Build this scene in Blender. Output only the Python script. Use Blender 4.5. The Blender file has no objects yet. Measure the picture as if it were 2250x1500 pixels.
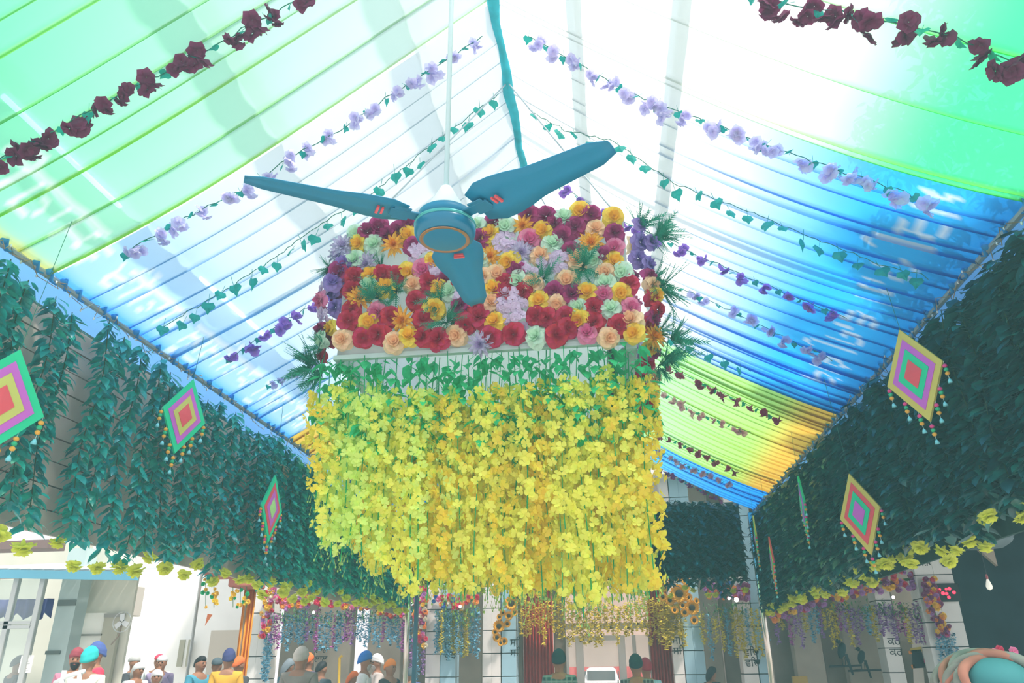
import bpy, bmesh, math, random
import numpy as np
from mathutils import Vector, Matrix, Euler
from mathutils.bvhtree import BVHTree

SC = bpy.context.scene
COL = SC.collection
random.seed(7)
PI = math.pi
EYE = 1.6

# ------------------------------------------------------------------ camera
F = 1656.0
def _n(v): return v / np.linalg.norm(v)
_up = _n(np.array([-45., -3850., F]))
_fw = np.array([230., 710., F]); _fw = _n(_fw - _up * _fw.dot(_up))
_rt = np.cross(_fw, _up)
ROT = np.array([_rt, _fw, _up])            # world axes expressed in the camera (x right, y down, z forward)
cam_d = bpy.data.cameras.new('camera')
cam = bpy.data.objects.new('camera', cam_d); COL.objects.link(cam)
cam_d.sensor_fit = 'HORIZONTAL'; cam_d.sensor_width = 36.0; cam_d.lens = F / 2250 * 36
cam_d.clip_start = 0.05; cam_d.clip_end = 400
M = Matrix.Identity(4)
for i in range(3):
    M[i][0] = ROT[i][0]; M[i][1] = -ROT[i][1]; M[i][2] = -ROT[i][2]
M[2][3] = EYE
cam.matrix_world = M
SC.camera = cam

# ------------------------------------------------------------------ sky, sun, exposure
w = bpy.data.worlds.new('hazy_sky'); SC.world = w; w.use_nodes = True
nt = w.node_tree; bg = nt.nodes['Background']
tc = nt.nodes.new('ShaderNodeTexCoord'); sx = nt.nodes.new('ShaderNodeSeparateXYZ')
rp = nt.nodes.new('ShaderNodeValToRGB')
nt.links.new(tc.outputs['Generated'], sx.inputs[0]); nt.links.new(sx.outputs['Z'], rp.inputs[0])
rp.color_ramp.elements[0].position = 0.0; rp.color_ramp.elements[0].color = (0.93, 0.98, 1.0, 1)
rp.color_ramp.elements[1].position = 1.0; rp.color_ramp.elements[1].color = (0.72, 0.93, 1.0, 1)
nt.links.new(rp.outputs[0], bg.inputs[0]); bg.inputs[1].default_value = 1.0
sd = bpy.data.lights.new('sun', 'SUN'); sd.energy = 3.6; sd.angle = math.radians(4); sd.color = (1.0, 0.97, 0.9)
sun = bpy.data.objects.new('sun', sd); COL.objects.link(sun)
sun.rotation_euler = Vector((-0.42, 0.30, -0.86)).to_track_quat('-Z', 'Y').to_euler()
SC.view_settings.view_transform = 'Standard'; SC.view_settings.look = 'None'
SC.view_settings.gamma = 1.0; SC.view_settings.exposure = 0.5; SC.view_settings.use_curve_mapping = False
SC.cycles.use_denoising = True
SC.cycles.max_bounces = 7; SC.cycles.diffuse_bounces = 4; SC.cycles.transparent_max_bounces = 14
SC.cycles.transmission_bounces = 6; SC.cycles.glossy_bounces = 3
SC.cycles.sample_clamp_indirect = 6.0

# ------------------------------------------------------------------ helpers
def ray(px, py):
    return ROT @ np.array([(px - 1125) / F, (py - 750) / F, 1.0])
def at(px, py, X=None, Y=None, Z=None):
    """point of the place seen at a pixel, on the plane X=, Y= or Z= (Z above the ground)"""
    r = ray(px, py)
    if X is not None: k = X / r[0]
    elif Y is not None: k = Y / r[1]
    else: k = (Z - EYE) / r[2]
    return Vector((r[0] * k, r[1] * k, r[2] * k + EYE))

def seen(p):
    c = ROT.T @ np.array([p[0], p[1], p[2] - EYE]); return 1125 + c[0]/c[2]*F, 750 + c[1]/c[2]*F

MATS = {}
def mat(name, c, rough=0.6, trans=0.0, spec=0.3, metal=0.0, var=0.0, scale=30.0, emit=0.0, bump=0.0, hue=0.0):
    if name in MATS: return MATS[name]
    m = bpy.data.materials.new(name); m.use_nodes = True; MATS[name] = m
    t = m.node_tree; b = t.nodes['Principled BSDF']; out = t.nodes['Material Output']
    c = (*c, 1.0)
    b.inputs['Base Color'].default_value = c
    b.inputs['Roughness'].default_value = rough; b.inputs['Specular IOR Level'].default_value = spec
    b.inputs['Metallic'].default_value = metal
    src = None
    if var or hue:
        tex = t.nodes.new('ShaderNodeTexNoise'); tex.inputs['Scale'].default_value = scale
        g = t.nodes.new('ShaderNodeNewGeometry')
        t.links.new(g.outputs['Position'], tex.inputs['Vector'])
        hs = t.nodes.new('ShaderNodeHueSaturation'); hs.inputs['Color'].default_value = c
        mr = t.nodes.new('ShaderNodeMapRange'); mr.inputs['From Min'].default_value = 0.3; mr.inputs['From Max'].default_value = 0.7
        mr.inputs['To Min'].default_value = 1 - var; mr.inputs['To Max'].default_value = 1 + var
        t.links.new(tex.outputs['Fac'], mr.inputs['Value']); t.links.new(mr.outputs[0], hs.inputs['Value'])
        if hue:
            oi = t.nodes.new('ShaderNodeObjectInfo'); ad = t.nodes.new('ShaderNodeMath'); ad.operation = 'ADD'
            t.links.new(oi.outputs['Random'], ad.inputs[0]); t.links.new(g.outputs['Random Per Island'], ad.inputs[1])
            fr = t.nodes.new('ShaderNodeMath'); fr.operation = 'FRACT'; t.links.new(ad.outputs[0], fr.inputs[0])
            m2 = t.nodes.new('ShaderNodeMapRange'); m2.inputs['To Min'].default_value = 0.5 - hue; m2.inputs['To Max'].default_value = 0.5 + hue
            t.links.new(fr.outputs[0], m2.inputs['Value']); t.links.new(m2.outputs[0], hs.inputs['Hue'])
        src = hs.outputs[0]; t.links.new(src, b.inputs['Base Color'])
        if bump:
            bp = t.nodes.new('ShaderNodeBump'); bp.inputs['Strength'].default_value = bump; bp.inputs['Distance'].default_value = 0.01
            t.links.new(tex.outputs['Fac'], bp.inputs['Height']); t.links.new(bp.outputs[0], b.inputs['Normal'])
    if emit:
        b.inputs['Emission Color'].default_value = c; b.inputs['Emission Strength'].default_value = emit
    if trans:
        tr = t.nodes.new('ShaderNodeBsdfTranslucent'); tr.inputs[0].default_value = c
        if src: t.links.new(src, tr.inputs[0])
        mx = t.nodes.new('ShaderNodeMixShader'); mx.inputs[0].default_value = trans
        t.links.new(b.outputs[0], mx.inputs[1]); t.links.new(tr.outputs[0], mx.inputs[2]); t.links.new(mx.outputs[0], out.inputs[0])
    return m

class MB:
    """collects shapes and links them as one mesh"""
    def __init__(s): s.v = []; s.f = []
    def add(s, vs, fs, mtx=None):
        o = len(s.v)
        s.v += [tuple(mtx @ Vector(p)) for p in vs] if mtx is not None else [tuple(p) for p in vs]
        s.f += [tuple(i + o for i in f) for f in fs]
        return s
    def box(s, a, b, mtx=None, ch=0.0):
        x0, y0, z0 = a; x1, y1, z1 = b
        if ch <= 0:
            vs = [(x0,y0,z0),(x1,y0,z0),(x1,y1,z0),(x0,y1,z0),(x0,y0,z1),(x1,y0,z1),(x1,y1,z1),(x0,y1,z1)]
            return s.add(vs, [(3,2,1,0),(4,5,6,7),(0,1,5,4),(1,2,6,5),(2,3,7,6),(3,0,4,7)], mtx)
        c = ch
        prof = lambda e: [(x0+e+c,y0+e),(x1-e-c,y0+e),(x1-e,y0+e+c),(x1-e,y1-e-c),(x1-e-c,y1-e),(x0+e+c,y1-e),(x0+e,y1-e-c),(x0+e,y0+e+c)]
        L = [(z0, c*.7), (z0+c, 0), (z1-c, 0), (z1, c*.7)]
        vs = []; fs = []
        for z, e in L: vs += [(x, y, z) for x, y in prof(e)]
        for k in range(3):
            for i in range(8):
                j = (i+1) % 8; fs.append((k*8+i, k*8+j, (k+1)*8+j, (k+1)*8+i))
        fs.append(tuple(range(7, -1, -1))); fs.append(tuple(range(24, 32)))
        return s.add(vs, fs, mtx)
    def tube(s, pts, r, n=6, cap=True, mtx=None):
        pts = [Vector(p) for p in pts]; vs = []; fs = []
        rs = r if isinstance(r, (list, tuple)) else [r] * len(pts)
        u0 = None
        for i, p in enumerate(pts):
            d = (pts[min(i+1, len(pts)-1)] - pts[max(i-1, 0)]).normalized()
            if u0 is None: u0 = d.orthogonal().normalized()
            u0 = (u0 - d * u0.dot(d)).normalized(); v0 = d.cross(u0)
            for k in range(n):
                a = 2*PI*k/n; vs.append(p + (u0*math.cos(a) + v0*math.sin(a)) * rs[i])
        for i in range(len(pts)-1):
            for k in range(n):
                j = (k+1) % n; fs.append((i*n+k, i*n+j, (i+1)*n+j, (i+1)*n+k))
        if cap:
            fs.append(tuple(range(n-1, -1, -1))); fs.append(tuple(range((len(pts)-1)*n, len(pts)*n)))
        return s.add(vs, fs, mtx)
    def lathe(s, prof, n=16, mtx=None, sx=1.0, sy=1.0):
        vs = []; fs = []
        for r, z in prof:
            for k in range(n):
                a = 2*PI*k/n; vs.append((r*math.cos(a)*sx, r*math.sin(a)*sy, z))
        for i in range(len(prof)-1):
            for k in range(n):
                j = (k+1) % n; fs.append((i*n+k, i*n+j, (i+1)*n+j, (i+1)*n+k))
        if prof[0][0] > 1e-4: fs.append(tuple(range(n-1, -1, -1)))
        if prof[-1][0] > 1e-4: fs.append(tuple(range((len(prof)-1)*n, len(prof)*n)))
        return s.add(vs, fs, mtx)
    def ball(s, c, r, n=8, m=5, sz=1.0):
        return s.lathe([(max(1e-5, r*math.sin(PI*i/m)), -r*sz*math.cos(PI*i/m)) for i in range(m+1)], n, Matrix.Translation(c))
    def mesh(s, name, smooth=True):
        me = bpy.data.meshes.new(name); me.from_pydata(s.v, [], s.f); me.update()
        if smooth: me.polygons.foreach_set('use_smooth', [True] * len(me.polygons))
        return me
    def build(s, name, m, parent=None, smooth=False):
        return obj(name, s.mesh(name, smooth), m, parent)


def petal(b, a, R, wd, base, tilt, cup, z0=0.0, nx=4, ny=3, point=False, curl=0.25):
    ca, sa = math.cos(a), math.sin(a); vs = []
    for j in range(ny + 1):
        t = j / ny
        wf = (math.sin(PI*(0.14 + t*0.56))**0.8 if not point else (1 - t)**0.6*(0.45 + t))
        for i in range(nx + 1):
            s = (i/nx - .5) * 2
            rr = base + R*t*(1 - (0.12 if point else 0.30)*s*s*t); y = wd*wf*s
            th = tilt - curl*t*t
            zz = z0 + math.sin(th)*R*t + cup*s*s*wd; xx = base + (rr - base)*math.cos(th)
            vs.append((xx*ca - y*sa, xx*sa + y*ca, zz))
    n = nx + 1
    b.add(vs, [(j*n+i, j*n+i+1, (j+1)*n+i+1, (j+1)*n+i) for j in range(ny) for i in range(nx)])

def obj(name, me, m=None, parent=None, mtx=None):
    o = bpy.data.objects.new(name, me); COL.objects.link(o)
    if me is not None and m is not None:
        if len(me.materials) == 0: me.materials.append(m)
        elif me.materials[0] is not m:
            o.material_slots[0].link = 'OBJECT'; o.material_slots[0].material = m
    if parent is not None: o.parent = parent
    if mtx is not None: o.matrix_local = mtx
    return o
def tag(o, label=None, cat=None, group=None, kind=None):
    if label: o['label'] = label
    if cat: o['category'] = cat
    if group: o['group'] = group
    if kind: o['kind'] = kind
    return o
def thing(name, label, cat, loc=(0, 0, 0), rz=0.0, group=None):
    o = bpy.data.objects.new(name, None); COL.objects.link(o)
    o.location = loc; o.rotation_euler = (0, 0, rz)
    o.empty_display_size = 0.05
    return tag(o, label, cat, group)
def stuff(o): o['kind'] = 'stuff'; return o
def struct(name, mb, m, parent=None, smooth=False):
    o = mb.build(name, m, parent, smooth)
    if parent is None: o['kind'] = 'structure'
    return o
def TRS(loc, rot=(0, 0, 0), sc=1.0):
    s = (sc, sc, sc) if not isinstance(sc, (tuple, list)) else sc
    return Matrix.LocRotScale(Vector(loc), Euler(rot), Vector(s))
def aim(loc, nrm, roll=0.0, sc=1.0):
    """matrix whose local +Z looks along nrm"""
    q = Vector(nrm).to_track_quat('Z', 'Y')
    return Matrix.Translation(loc) @ q.to_matrix().to_4x4() @ Matrix.Rotation(roll, 4, 'Z') @ Matrix.Scale(sc, 4)
def text_mesh(body, size=1.0, align='CENTER'):
    c = bpy.data.curves.new('lettering', 'FONT'); c.body = body; c.size = size; c.align_x = align; c.resolution_u = 3
    o = bpy.data.objects.new('lettering', c); COL.objects.link(o)
    dg = bpy.context.evaluated_depsgraph_get()
    me = bpy.data.meshes.new_from_object(o.evaluated_get(dg))
    bpy.data.objects.remove(o); bpy.data.curves.remove(c)
    return me
def sstep(a, b, x):
    t = np.clip((x - a) / (b - a), 0, 1); return t * t * (3 - 2 * t)

XL, XR, ZE = -3.54, 2.485, 2.4 + EYE       # eaves of the tent
XC, ZR = -0.59, 4.36 + EYE                 # ridge
YB = 13.3                                  # far end of the tent
# ------------------------------------------------------------------ ground
gm = mat('pale_stone_floor', (0.62, 0.60, 0.55), 0.45, var=0.12, scale=3.0)
struct('floor', MB().box((-16, -6, -0.2), (16, 75, 0)), gm)

# ------------------------------------------------------------------ cloth roof
def cloth_material():
    m = bpy.data.materials.new('sheer_lit_dye_cloth'); m.use_nodes = True
    t = m.node_tree; t.nodes.remove(t.nodes['Principled BSDF']); out = t.nodes['Material Output']
    at_ = t.nodes.new('ShaderNodeAttribute'); at_.attribute_name = 'lit_dye'
    tr = t.nodes.new('ShaderNodeBsdfTranslucent'); df = t.nodes.new('ShaderNodeBsdfDiffuse'); tp = t.nodes.new('ShaderNodeBsdfTransparent')
    # fine weave
    g = t.nodes.new('ShaderNodeNewGeometry'); nz = t.nodes.new('ShaderNodeTexNoise'); nz.inputs['Scale'].default_value = 1.3
    t.links.new(g.outputs['Position'], nz.inputs['Vector'])
    for s in (tr, df, tp): t.links.new(at_.outputs['Color'], s.inputs[0])
    a = t.nodes.new('ShaderNodeMixShader'); a.inputs[0].default_value = 0.22
    t.links.new(tr.outputs[0], a.inputs[1]); t.links.new(df.outputs[0], a.inputs[2])
    b = t.nodes.new('ShaderNodeMixShader')
    mr = t.nodes.new('ShaderNodeMapRange'); mr.inputs['To Min'].default_value = 0.16; mr.inputs['To Max'].default_value = 0.30
    t.links.new(nz.outputs['Fac'], mr.inputs['Value']); t.links.new(mr.outputs[0], b.inputs[0])
    t.links.new(a.outputs[0], b.inputs[1]); t.links.new(tp.outputs[0], b.inputs[2]); t.links.new(b.outputs[0], out.inputs[0])
    return m
CLOTH = cloth_material()
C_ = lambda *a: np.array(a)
SUN_WHITE = C_(0.90, 0.93, 0.92)  # stands for overexposed sunlit cloth near the ridge

def slope_pt(side, u, y, drop=0.0):
    xe = XL if side < 0 else XR
    sag = 0.10 if side < 0 else 0.17
    return Vector((XC + (xe - XC) * u, y, ZR + (ZE - ZR) * u - sag * 4 * u * (1 - u) - drop))

def print_mask(body, size, y_right, t0):
    """lettering printed on the outer side: text runs towards -Y as read from outside"""
    me = text_mesh(body, size, 'LEFT')
    vs = [tuple(v.co) for v in me.vertices]; ps = [tuple(p.vertices) for p in me.polygons]
    return BVHTree.FromPolygons(vs, ps), y_right, t0

def drape(label, side, y0, y1, lit_dye, seed, gap=(0.10, 0.30), prints=(), depth=0.035):
    rnd = random.Random(seed)
    ys = []; y = y0
    while y < y1 - 0.05:                                  # pleats hang between tie points
        nx = min(y + rnd.uniform(*gap), y1); st = rnd.choice((0.3, 0.4, 0.5, 0.6, 1.0)); dd = depth * (0.15 + 0.9 * st); wd = rnd.uniform(0.008, 0.022)
        n = max(2, int((nx - y - 2*wd) / 0.028))
        for i in range(n):
            f = i / n
            ys.append((y + wd + (nx - y - 2*wd) * f, 0.012 * math.sin(PI * f), 0.0, 0))
        ys += [(nx - wd, 0.0, 0.0, 0), (nx - wd*0.25, dd, st, wd), (nx + wd*0.15, dd*0.9, st, wd), (nx - wd*0.5, 0.3*dd, .7*st, wd), (nx + wd*.6, 0.0, 0.2*st, 0)]
        y = nx
    nu = 70; us = np.linspace(0, 1, nu + 1)
    xe = XL if side < 0 else XR; sag = 0.10 if side < 0 else 0.17
    V = np.zeros((len(ys), nu + 1, 3)); K = np.zeros((len(ys), nu + 1, 3))
    slant = 0.0
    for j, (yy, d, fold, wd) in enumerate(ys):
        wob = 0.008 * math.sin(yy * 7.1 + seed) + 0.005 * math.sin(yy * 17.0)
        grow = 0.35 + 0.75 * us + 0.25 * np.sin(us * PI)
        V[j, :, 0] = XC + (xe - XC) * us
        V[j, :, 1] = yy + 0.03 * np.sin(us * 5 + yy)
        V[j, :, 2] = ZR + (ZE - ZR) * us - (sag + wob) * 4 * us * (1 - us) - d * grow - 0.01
        K[j] = lit_dye(us, (yy - y0) / (y1 - y0), 0)
        if fold: K[j] += (lit_dye(us, (yy - y0) / (y1 - y0), 1) - K[j]) * fold
    for bv, yr, t0 in prints:
        slen = math.hypot(xe - XC, ZE - ZR)
        for j, (yy, d, fold, wd) in enumerate(ys):
            for i in range(nu + 1):
                tt = (1 - us[i]) * slen - t0
                sy = (yr - yy) if side < 0 else (yy - yr)
                if tt < -0.15 or tt > 0.6: continue
                if bv.ray_cast(Vector((sy, tt, 1)), Vector((0, 0, -1)))[0] is not None:
                    K[j, i] = 0.42 * K[j, i] + 0.58 * C_(0.95, 0.96, 0.92)
    n = nu + 1
    idx = np.arange(len(ys) * n).reshape(len(ys), n)
    fs = np.stack([idx[:-1, :-1], idx[:-1, 1:], idx[1:, 1:], idx[1:, :-1]], -1).reshape(-1, 4)
    me = bpy.data.meshes.new('cloth'); me.from_pydata(V.reshape(-1, 3).tolist(), [], fs.tolist()); me.update()
    me.polygons.foreach_set('use_smooth', [True] * len(me.polygons))
    ca = me.color_attributes.new('lit_dye', 'FLOAT_COLOR', 'POINT')
    ca.data.foreach_set('color', np.concatenate([np.clip(K.reshape(-1, 3), 0, 1), np.ones((len(ys) * n, 1))], 1).astype(np.float32).ravel())
    o = obj('roof_drape', me, CLOTH)
    return tag(o, label, 'drape', 'pleated cloth drapes of the tent roof')

def mixc(a, b, t): return a[None, :] * (1 - t[:, None]) + b[None, :] * t[:, None]  # tints below whiten towards the ridge, painting in sun through the cloth
def lit_dye_green_left(u, f, fold):
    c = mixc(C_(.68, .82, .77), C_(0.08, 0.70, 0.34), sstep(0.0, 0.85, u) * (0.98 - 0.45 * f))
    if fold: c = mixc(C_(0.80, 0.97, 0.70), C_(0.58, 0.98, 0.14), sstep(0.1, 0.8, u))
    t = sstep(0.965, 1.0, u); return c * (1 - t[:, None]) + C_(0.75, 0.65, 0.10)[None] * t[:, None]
def lit_dye_blue_left(u, f, fold):
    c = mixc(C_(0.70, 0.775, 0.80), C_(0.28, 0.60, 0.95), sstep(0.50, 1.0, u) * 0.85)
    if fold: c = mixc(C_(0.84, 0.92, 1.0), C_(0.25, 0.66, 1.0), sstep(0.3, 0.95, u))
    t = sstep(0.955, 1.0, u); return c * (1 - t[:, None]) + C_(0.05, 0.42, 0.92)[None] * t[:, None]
def lit_dye_green_right(u, f, fold):
    c = mixc(SUN_WHITE, C_(0.08, 0.88, 0.36), sstep(0.52, 0.84, u))
    if fold: c = mixc(SUN_WHITE * 0.95, C_(0.40, 0.90, 0.12), sstep(0.3, 0.8, u))
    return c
def lit_dye_blue_right(u, f, fold):
    c = mixc(SUN_WHITE, C_(0.03, 0.46, 0.98), sstep(0.38, 0.80, u + 0.02 * f))
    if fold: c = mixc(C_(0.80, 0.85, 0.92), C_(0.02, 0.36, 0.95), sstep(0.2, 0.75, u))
    t = sstep(0.88, 1.0, u); return c * (1 - t[:, None]) + C_(0.01, 0.26, 0.70)[None] * t[:, None]  # shade at the right eave painted in as a deeper blue
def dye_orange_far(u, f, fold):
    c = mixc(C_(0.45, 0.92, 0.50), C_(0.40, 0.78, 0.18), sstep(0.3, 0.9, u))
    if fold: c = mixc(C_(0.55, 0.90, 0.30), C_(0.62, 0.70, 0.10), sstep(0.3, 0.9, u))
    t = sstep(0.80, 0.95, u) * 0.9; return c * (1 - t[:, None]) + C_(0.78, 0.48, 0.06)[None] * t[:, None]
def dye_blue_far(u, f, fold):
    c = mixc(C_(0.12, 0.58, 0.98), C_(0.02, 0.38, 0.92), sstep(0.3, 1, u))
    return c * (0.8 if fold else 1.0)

PT = 'ਸਤਿ ਨਾਮੁ ਵਾਹਿਗੁਰੂ ਸਾਹਿਬ ਜੀ ਸ੍ਰੀ ਗੁਰੂ ਗ੍ਰੰਥ'
mkL = [print_mask(PT, 0.42, 7.9, 0.16)]
drape('green sheer drape with yellow pleats over the upper left, before the fan', -1, 1.75, 3.95, lit_dye_green_left, 1, (0.14, 0.34), [print_mask('ਸਾਹਿਬ ਵਾਹਿ ਗੁਰੂ', 0.46, 3.85, 0.22)])
drape('sun-whitened pale blue sheer drape left of the ridge, behind the left fan blade', -1, 3.95, 7.85, lit_dye_blue_left, 2, (0.08, 0.40), mkL)
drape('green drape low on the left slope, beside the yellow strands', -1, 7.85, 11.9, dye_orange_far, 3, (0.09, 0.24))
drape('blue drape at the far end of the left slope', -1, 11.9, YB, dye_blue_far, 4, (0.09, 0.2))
drape('sun-whitened drape turning green in the upper right corner', 1, 1.75, 3.95, lit_dye_green_right, 5, (0.2, 0.5))
drape('sun-whitened drape deepening to bright blue along the right eave', 1, 3.95, 7.9, lit_dye_blue_right, 6, (0.10, 0.28), [print_mask('ਸਤਿ ਨਾਮੁ ਵਾਹਿ ਗੁਰੂ', 0.5, 4.0, 0.30)], depth=0.05)
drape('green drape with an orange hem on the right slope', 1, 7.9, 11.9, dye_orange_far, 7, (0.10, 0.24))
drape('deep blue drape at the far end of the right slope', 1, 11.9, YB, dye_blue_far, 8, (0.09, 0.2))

# ridge pole wrapped in cloth, eave pipes, purlins above the cloth
pm = mat('teal_ridge_cloth', (0.05, 0.62, 0.72), 0.7, trans=0.3, var=0.2, scale=9)
b = MB(); n = 60
b.tube([(XC + 0.012*math.sin(i*2.2), -1.2 + (YB + 1.2)*i/n, ZR - 0.03 + 0.012*math.cos(i*1.7)) for i in range(n+1)], [0.042 + 0.012*math.sin(i*1.3) for i in range(n+1)], 8)
tag(b.build('ridge_pole', pm, None, True), 'teal cloth wrapped pole along the ridge of the tent', 'pole')
steel = mat('galvanised_steel', (0.42, 0.50, 0.55), 0.4, metal=0.3, var=0.1, scale=6)
for s, X in ((-1, XL), (1, XR)):
    nm = 'left' if s < 0 else 'right'
    o = MB().tube([(X, -1.2, ZE - 0.02), (X, YB, ZE - 0.02)], 0.024, 8).build('eave_pipe', steel)
    tag(o, 'steel pipe the cloth is tied to along the %s eave' % nm, 'pipe')
    # cloth knots gathered round the pipe
    k = MB(); rn = random.Random(4 + s)
    y = -1.0
    while y < YB:
        k.ball((X - s*0.02, y, ZE - 0.01), rn.uniform(0.018, 0.035), 6, 4, 0.8)
        k.tube([(X - s*0.04, y, ZE + 0.02), (X - s*0.01, y + 0.05, ZE - 0.05), (X - s*0.02, y + 0.09, ZE - 0.03 - rn.random()*0.03)], [0.016, 0.012, 0.006], 5)
        y += rn.uniform(0.12, 0.3)
    stuff(k.build('cloth_knots', mat('blue_knot_cloth', (0.05, 0.40, 0.85), 0.8, trans=0.3), o, True))
kk = 0
for s, X in ((-1, XL), (1, XR)):                             # pale blue strip added outside the eave to colour the sky gap
    kk += 1; struct('trim_%d' % kk, MB().box((X + s*.17, -1.2, ZE - .34), (X + s*.18, YB, ZE + .16)), mat('sky_gap_strip', (.30, .62, .95), .8, trans=.5))
beam_m = mat('roof_beam_paint', (0.86, 0.90, 0.90), 0.5, trans=0.65)
for side, u in ((-1, 0.18), (-1, 0.50), (-1, 0.80), (1, 0.20), (1, 0.40)):
    p = slope_pt(side, u, 0, -0.08)
    kk += 1
    struct('trim_%d' % kk, MB().box((p.x - 0.045, -2, p.z), (p.x + 0.045, YB, p.z + 0.09)), beam_m)
for y in (1.8, 5.3, 8.2, 11.1, 13.25):
    b = MB()
    for side in (-1, 1):
        a = slope_pt(side, 0, y, -0.28); c = slope_pt(side, 1, y, -0.16); b.tube([a, c], 0.04, 6)
    kk += 1; struct('trim_%d' % kk, b, beam_m)
# fluorescent tubes above the left cloth
tube_m = mat('lit_tube', (1, 1, 1), 0.5, emit=4.0)
for i, (a, c, l) in enumerate((((437, 608), (590, 745), 'bright white fluorescent tube glowing through the pale left drape'), ((0, 205), (268, 458), 'long white fluorescent tube showing through the green drape'))):
    def onr(px, py):
        r = ray(px, py); o_ = Vector((0, 0, EYE)); d = Vector(r)
        nrm = Vector((ZE - ZR, 0, -(XL - XC))).normalized(); p0 = Vector((XC, 0, ZR + 0.10))
        return o_ + d * ((p0 - o_).dot(nrm) / d.dot(nrm))
    A = onr(*a); B = onr(*c)
    t = thing('tube_light', l, 'lamp', A)
    d = B - A
    MB().tube([d*0.02, d*0.98], 0.016, 8).build('glass_tube', tube_m, t)
    MB().box((-0.02, -0.02, 0.018), (0.02, d.length - 0.02, 0.05), Matrix.Rotation(math.atan2(-d.x, d.y), 4, 'Z') @ Matrix.Rotation(math.asin(d.z / d.length), 4, 'X')).build('fitting', beam_m, t)
# ------------------------------------------------------------------ backing behind the leaf curtains
sid = mat('pinkish_siding', (0.52, 0.44, 0.42), 0.7, var=0.08, scale=5)
dkb = mat('dark_backing', (0.03, 0.075, 0.075), 0.8, var=0.2, scale=8)
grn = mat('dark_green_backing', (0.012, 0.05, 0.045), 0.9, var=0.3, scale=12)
ZH = 0.80 + EYE                                             # lower hem of the leaf curtains
wl = struct('wall_left', MB().box((XL - 0.16, -1.2, ZH + 0.06), (XL - 0.13, YB, ZE - 0.15)), dkb)
for i in range(9):
    z = ZH + 0.02 + i * 0.156
    MB().box((XL - 0.13, -1.2, z), (XL - 0.105 - 0.004*(i % 2), YB, z + 0.147)).build('plank', sid, wl)
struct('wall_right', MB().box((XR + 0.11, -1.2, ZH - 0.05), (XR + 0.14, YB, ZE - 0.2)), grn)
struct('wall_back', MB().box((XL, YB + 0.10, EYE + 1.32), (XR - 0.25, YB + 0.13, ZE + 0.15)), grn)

# ------------------------------------------------------------------ hanging leaf vines
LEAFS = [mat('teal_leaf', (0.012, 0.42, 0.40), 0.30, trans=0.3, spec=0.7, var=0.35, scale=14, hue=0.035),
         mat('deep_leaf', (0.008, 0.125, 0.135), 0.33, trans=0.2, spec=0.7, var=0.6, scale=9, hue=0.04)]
STEM = mat('vine_stem', (0.05, 0.12, 0.06), 0.8)
CARN = mat('yellow_carnation', (0.88, 0.92, 0.14), 0.7, trans=0.45, var=0.12, scale=40)

def leaf(b, p, d, up, L, W, fold=0.25):
    """pointed leaf from p along d, folded on its midrib"""
    d = Vector(d).normalized(); s = d.cross(Vector(up)).normalized(); nn = s.cross(d)
    m1 = p + d*L*0.38 - nn*fold*W*0.35; m2 = p + d*L*0.72 - nn*fold*W*0.30; t = p + d*L - nn*0.15*L
    a = p + d*L*0.30 + s*W*0.5; c = p + d*L*0.30 - s*W*0.5; e = p + d*L*0.66 + s*W*0.36; g = p + d*L*0.66 - s*W*0.36
    b.add([p, a, m1, c, e, m2, g, t], [(0, 2, 1), (0, 3, 2), (1, 2, 5, 4), (2, 3, 6, 5), (4, 5, 7), (5, 6, 7)])

def vine_mesh(seed, L, step=0.030, LL=0.115, W=0.052, spread=1.0, per=3):
    r = random.Random(seed); b = MB(); s = MB(); pts = []
    n = int(L / step); a0 = r.random()*6
    for i in range(n + 1):
        z = -L * i / n
        x = 0.018*math.sin(z*5 + a0); y = 0.012*math.cos(z*6 + a0); pts.append((x, y, z))
        for q in range(per):
            a = a0 + i*2.4 + q*2.1 + r.uniform(-.5, .5)
            dr = r.uniform(0.25, 0.95)
            d = Vector((math.cos(a)*spread, math.sin(a)*0.75*spread, -dr))
            leaf(b, Vector((x, y, z)) + d*0.02, d, (r.uniform(-.4, .4), r.uniform(-.4, .4), 1), LL*r.uniform(.7, 1.15), W*r.uniform(.8, 1.2), r.uniform(.1, .6))
    s.tube(pts[::4], 0.004, 4)
    return b.mesh('vine_leaves'), s.mesh('vine_stem')
def carnation_mesh(seed):
    r = random.Random(seed); b = MB(); q = MB()
    for ring, (n, R, wd, ti) in enumerate(((9, .064, .032, .05), (8, .056, .030, .40), (7, .044, .026, .75), (5, .030, .020, 1.15))):
        for k in range(n): petal(q, 2*PI*k/n + ring*.4 + r.uniform(-.15, .15), R*r.uniform(.88, 1.1), wd, .003, ti + r.uniform(-.12, .12), r.uniform(-.25, .35), .004*ring, 3, 2, False, .2)
    b.add(q.v, q.f, Matrix.Rotation(PI, 4, 'X'))
    b.lathe([(0.004, 0.035), (0.014, 0.02), (0.018, 0.0), (0.004, -0.01)], 6)
    return b.mesh('carnation')
VINES = [vine_mesh(100 + i, 1.62 + 0.05*(i % 3), 0.028, 0.12, 0.055, 0.80, 3) for i in range(6)]
VINES_D = [vine_mesh(200 + i, 1.62 + 0.04*(i % 3), 0.036, 0.155, 0.082) for i in range(4)]
CARNS = [carnation_mesh(300 + i) for i in range(3)]

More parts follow.
